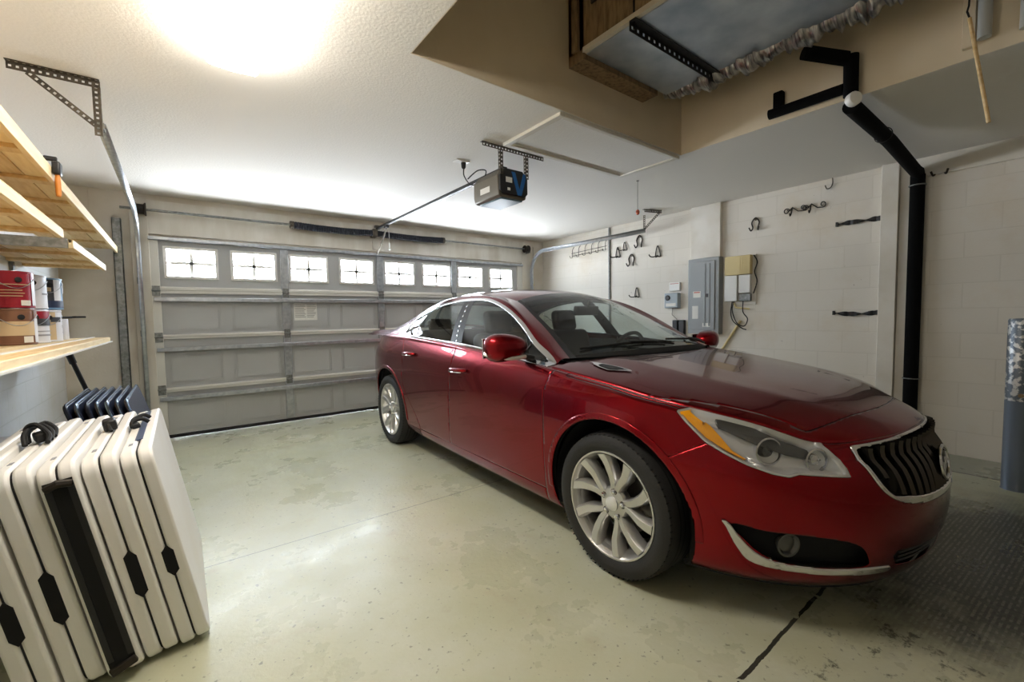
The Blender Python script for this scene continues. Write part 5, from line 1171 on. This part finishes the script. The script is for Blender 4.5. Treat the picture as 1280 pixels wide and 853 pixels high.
# ------------------------------------------------------------------ white folding tables
mat('table_white', lin(240, 239, 237), .40, bump=.06, bscale=420, col2=lin(234, 230, 224), nscale=2.0)
mat('table_seam', lin(40, 40, 46), .7); mat('blue_strip', lin(70, 82, 110), .4)
TL_, TH, TT = .945, .765, .088     # length (y), height, thickness
LEAN = math.radians(10.6)
def rounded(x0, x1, z0, z1, r, n=6):
    P = []
    for cx, cz, a in ((x1 - r, z0 + r, -90), (x1 - r, z1 - r, 0), (x0 + r, z1 - r, 90), (x0 + r, z0 + r, 180)):
        for k in range(n + 1): t = math.radians(a + 90 * k / n); P.append((cx + r * math.cos(t), cz + r * math.sin(t)))
    return P
def table(xb_, y0, label, notch, opened=False, hang=None, strip=False, thick=TT):
    """folded table standing on its long edge: local x across the thickness, y along, z up, leaning to -x"""
    t = thing('folding_table', label, 'folding table', (xb_, y0, .0), group='white folding tables leaning in a row'); t.rotation_euler = (0, -LEAN, 0)
    hz = .004 + thick * math.sin(LEAN) * 1.0
    out = rounded(0, TL_, 0, TH, .055)
    half = thick / 2 - .003
    for sgn, xa, xb2 in ((1, -half, 0), (-1, -thick, -thick + half)):
        mb = MB()
        if opened:   # rim seen from the hinge side: hollow with dark underside
            V = []
        n0, n1 = notch
        def prof_at(q): return q
        mb.prism(out, (0, 0, hz), (0, 1, 0), (0, 0, 1), (1, 0, 0), xa, xb2)
        o = mb.build('table_half', MATS['table_white'], t, bevel=.009, seg=3)
    mb = MB(); mb.prism(rounded(.010, TL_ - .010, .010, TH - .010, .05), (0, 0, hz), (0, 1, 0), (0, 0, 1), (1, 0, 0), -thick + half, -half); mb.build('fold_gap', MATS['table_seam'], t)
    xc = -thick / 2
    if not opened:
        n0, n1 = notch; z0, z1, hw = n0, n1, .017 * (1.0 if thick < .1 else 1.2)
        poly = [(xc - hw, z0 + .025), (xc - hw * .1, z0), (xc + hw, z0 + .018), (xc + hw, z1 - .025), (xc + hw * .1, z1), (xc - hw, z1 - .018)]
        mb = MB(); mb.prism(poly, (0, 0, hz), (1, 0, 0), (0, 0, 1), (0, 1, 0), -.0015, .02); mb.build('hand_hole', MATS['black_matte'], t)
    else:
        mb = MB(); mb.box(xc - .034, xc + .034, -.003, .02, .05 + hz, TH - .045 + hz); mb.build('open_recess', MATS['black_matte'], t)
        for dx in (-.026, .026):
            mb = MB(); mb.box(xc + dx - .008, xc + dx + .008, -.005, .02, .075 + hz, TH - .07 + hz); mb.build('folded_leg', MATS['black_plastic'], t)
        mb = MB(); mb.tube([(xc - .03, -.004, TH - .062 + hz), (xc, -.010, TH - .052 + hz), (xc + .03, -.004, TH - .062 + hz)], .012, 8); mb.build('leg_crossbar', MATS['iron'], t)
        mb = MB(); mb.obox((xc, .0, .045 + hz), ((1, 0, .2), (0, 1, 0), (-.2, 0, 1)), (.036, .012, .014)); mb.build('torn_edge', MATS['iron'], t, bevel=.004)
    if strip:
        MB().box(xc - .012, xc + .012, .20, TL_ - .10, TH + hz - .004, TH + hz + .002).build('blue_strip', MATS['blue_strip'], t)
    for yk in (.13, .78): MB().box(xc - .006 - .02, xc + .006 - .02, yk, yk + .03, TH + hz - .002, TH + hz + .0015).build('latch_mark', MATS['label_grey'], t)
    if hang: hang(t, xc, hz)
    return t
def strap_handle(y, dy):
    def f(t, xc, hz):
        z = TH + hz
        for k in (0, 1):
            P = smooth_poly([(xc - .034, y + .0, z + .010), (xc - .032, y + dy * .3 + k * .05, z + .028), (xc - .0, y + k * .10 + dy * .4, z + .030), (xc + .02, y + k * .11 + dy * .4, z + .010)], 5, False)
            MB().tube(P, .008, 8).build('carry_handle', MATS['black_rubber'], t)
        MB().obox((xc - .026, y + .02, z + .012), ((1, .2, 0), (-.2, 1, 0), (0, 0, 1)), (.014, .03, .010)).build('handle_anchor', MATS['black_plastic'], t, bevel=.004)
    return f
def buckle(y):
    def f(t, xc, hz):
        z = TH + hz
        MB().obox((xc - .01, y, z + .022), ((1, .1, 0), (-.1, 1, 0), (0, 0, 1)), (.022, .045, .022)).build('latch_buckle', MATS['black_plastic'], t, bevel=.008)
        MB().tube([(xc - .01, y - .04, z + .03), (xc + .0, y - .09, z + .006)], .006, 6).build('latch_strap', MATS['black_rubber'], t)
    return f
def tangle(y):
    def f(t, xc, hz):
        z = TH + hz
        for j, (a, b, c) in enumerate(((-.05, .0, .05), (.0, .06, .045), (-.02, -.05, .06))):
            P = smooth_poly([(xc - .034, y + a, z + .010), (xc - .033, y + a + .04, z + c), (xc, y + b + .05, z + c + .01), (xc + .033, y + b, z + .03), (xc + .034, y + b - .05, z + .010)], 5, False)
            MB().tube(P, .008, 8).build('carry_handle', MATS['black_rubber'], t)
        MB().obox((xc + .005, y, z + .022), ((1, .3, 0), (-.3, 1, 0), (0, 0, 1)), (.022, .04, .018)).build('handle_anchor', MATS['black_plastic'], t, bevel=.008)
    return f
TX = .045
table(TX, 1.965, 'white folding table closest to the car, nearest of the row of five', (.285, .405), hang=strap_handle(.46, .08), strip=True)
table(TX - .096, 1.955, 'white folding table second from the car, with a long black hand hole', (.245, .425), hang=buckle(.52))
table(TX - .192, 1.925, 'white folding table in the middle, its dark folded legs showing in the open edge', (.0, .0), opened=True)
table(TX - .290, 1.935, 'white folding table left of the open-edged one, with handles tangled on top', (.245, .435), hang=tangle(.44))
table(TX - .388, 1.925, 'white folding table farthest left, cut by the photo edge', (.225, .375))
# ------------------------------------------------------------------ dark card tables behind
mat('navy_vinyl', lin(46, 54, 78), .32, bump=.05, bscale=300); mat('steel_rim', lin(120, 138, 160), .25, .9); mat('green_side', lin(130, 146, 146), .4); mat('brown_side', lin(74, 60, 52), .45)
def card(i, xb_, label, side, rim):
    c = thing('card_table', label, 'card table', (xb_, 3.22, 0), group='dark card tables leaning in a stack'); L2 = math.radians(16.5); c.rotation_euler = (0, -L2, 0)
    S, T = .80, .030; hz = T * math.sin(L2) + .003
    MB().prism(rounded(0, S, 0, S, .05), (0, 0, hz), (0, 1, 0), (0, 0, 1), (1, 0, 0), -T + .012, -.006).build('table_frame', MATS[side], c, bevel=.005)
    MB().prism(rounded(.006, S - .006, .006, S - .006, .045), (0, 0, hz), (0, 1, 0), (0, 0, 1), (1, 0, 0), -.006, 0).build('padded_top', MATS['navy_vinyl'], c, bevel=.003)
    P = [(-.006, a, b + hz) for a, b in rounded(-.001, S + .001, -.001, S + .001, .05, 5)]
    MB().tube(P, .0055, 6, closed=True).build('metal_rim', MATS[rim], c)
    for y in (.12, S - .12): MB().cyl((-T + .004, y, .10 + hz), (-T + .004, y, S - .08 + hz), .009, 8).build('folded_leg', MATS['black_plastic'], c)
labs = ['navy folded card table closest to the garage door track, its smooth top facing out', 'brown-edged folded card table second from the right in the dark stack', 'folded card table with a pale green-grey edge in the dark stack', 'brown-edged folded card table just left of the pale green one', 'dark folded card table fourth from the left wall in the stack', 'dark folded card table second from the left wall in the stack', 'dark folded card table closest to the left wall in the stack']
labs[4] = 'dark folded card table third from the left wall in the stack'
for i in range(7):
    card(i, -.022 - .0405 * i, labs[i], ['brown_side', 'brown_side', 'green_side', 'brown_side', 'black_plastic', 'brown_side', 'black_plastic'][i], ['steel_rim', 'steel_rim', 'steel_rim', 'steel_rim', 'spring_black', 'steel_rim', 'spring_black'][i])
# ------------------------------------------------------------------ bits by the left wall
mat('yellow_weave', lin(206, 160, 40), .5, col2=lin(150, 106, 26), nscale=40, nlo=.4, nhi=.6)
mat('bin_grey', lin(150, 154, 160), .5)
bn = thing('storage_bin', 'grey lidded storage bin by the left wall under the yellow basket', 'storage bin', (-.735, 2.98, 0))
MB().box(-.11, .11, -.42, .42, .0, .45).build('bin_body', MATS['bin_grey'], bn, bevel=.015); MB().box(-.12, .12, -.43, .43, .45, .48).build('lid', MATS['bin_grey'], bn, bevel=.008)
yb = thing('yellow_basket', 'yellow woven basket on the grey bin by the left wall', 'basket', (-.72, 3.10, .481))
mb = MB(); a, b, hh = .09, .20, .155
V = []; n = 4
for z, k in ((0, .88), (hh, 1.0), (hh, .93), (.01, .82)): V += [(a * k * sx, b * k * sy, z) for sx, sy in ((-1, -1), (1, -1), (1, 1), (-1, 1))]
mb.raw(V, [(3, 2, 1, 0)] + [(i * 4 + j, i * 4 + (j + 1) % 4, (i + 1) * 4 + (j + 1) % 4, (i + 1) * 4 + j) for i in range(3) for j in range(4)] + [(12, 13, 14, 15)])
mb.build('basket_body', MATS['yellow_weave'], yb, bevel=.004)
mb = MB()
for i in range(6):
    z = .015 + i * .024; k = .88 + .12 * z / hh + .012; mb.tube([(a * k * sx, b * k * sy, z) for sx, sy in ((-1, -1), (1, -1), (1, 1), (-1, 1))], .004, 5, closed=True)
mb.build('weave_strand', MATS['yellow_weave'], yb)
pk = MB(); pk.box(-.780, -.664, 2.955, 3.245, .496, .655); tag(pk.build('folded_cloth', MATS['can_white'], bevel=.02, seg=3), 'white folded cloth lying in the yellow basket', 'cloth')
rd = thing('detergent_tub', 'white tub with a red lid beside the yellow basket', 'tub', (-.70, 2.74, .481))
MB().lathe([(.07, 0), (.075, .005), (.078, .09), (.080, .105), (.080, .112), (.066, .118)], (0, 0, 0), (0, 0, 1), 32).build('tub_body', MATS['can_white'], rd); mat('lid_red', lin(206, 34, 34), .35)
MB().lathe([(.064, .114), (.064, .122), (.05, .128), (.003, .129)], (0, 0, 0), (0, 0, 1), 28).build('lid', MATS['lid_red'], rd)
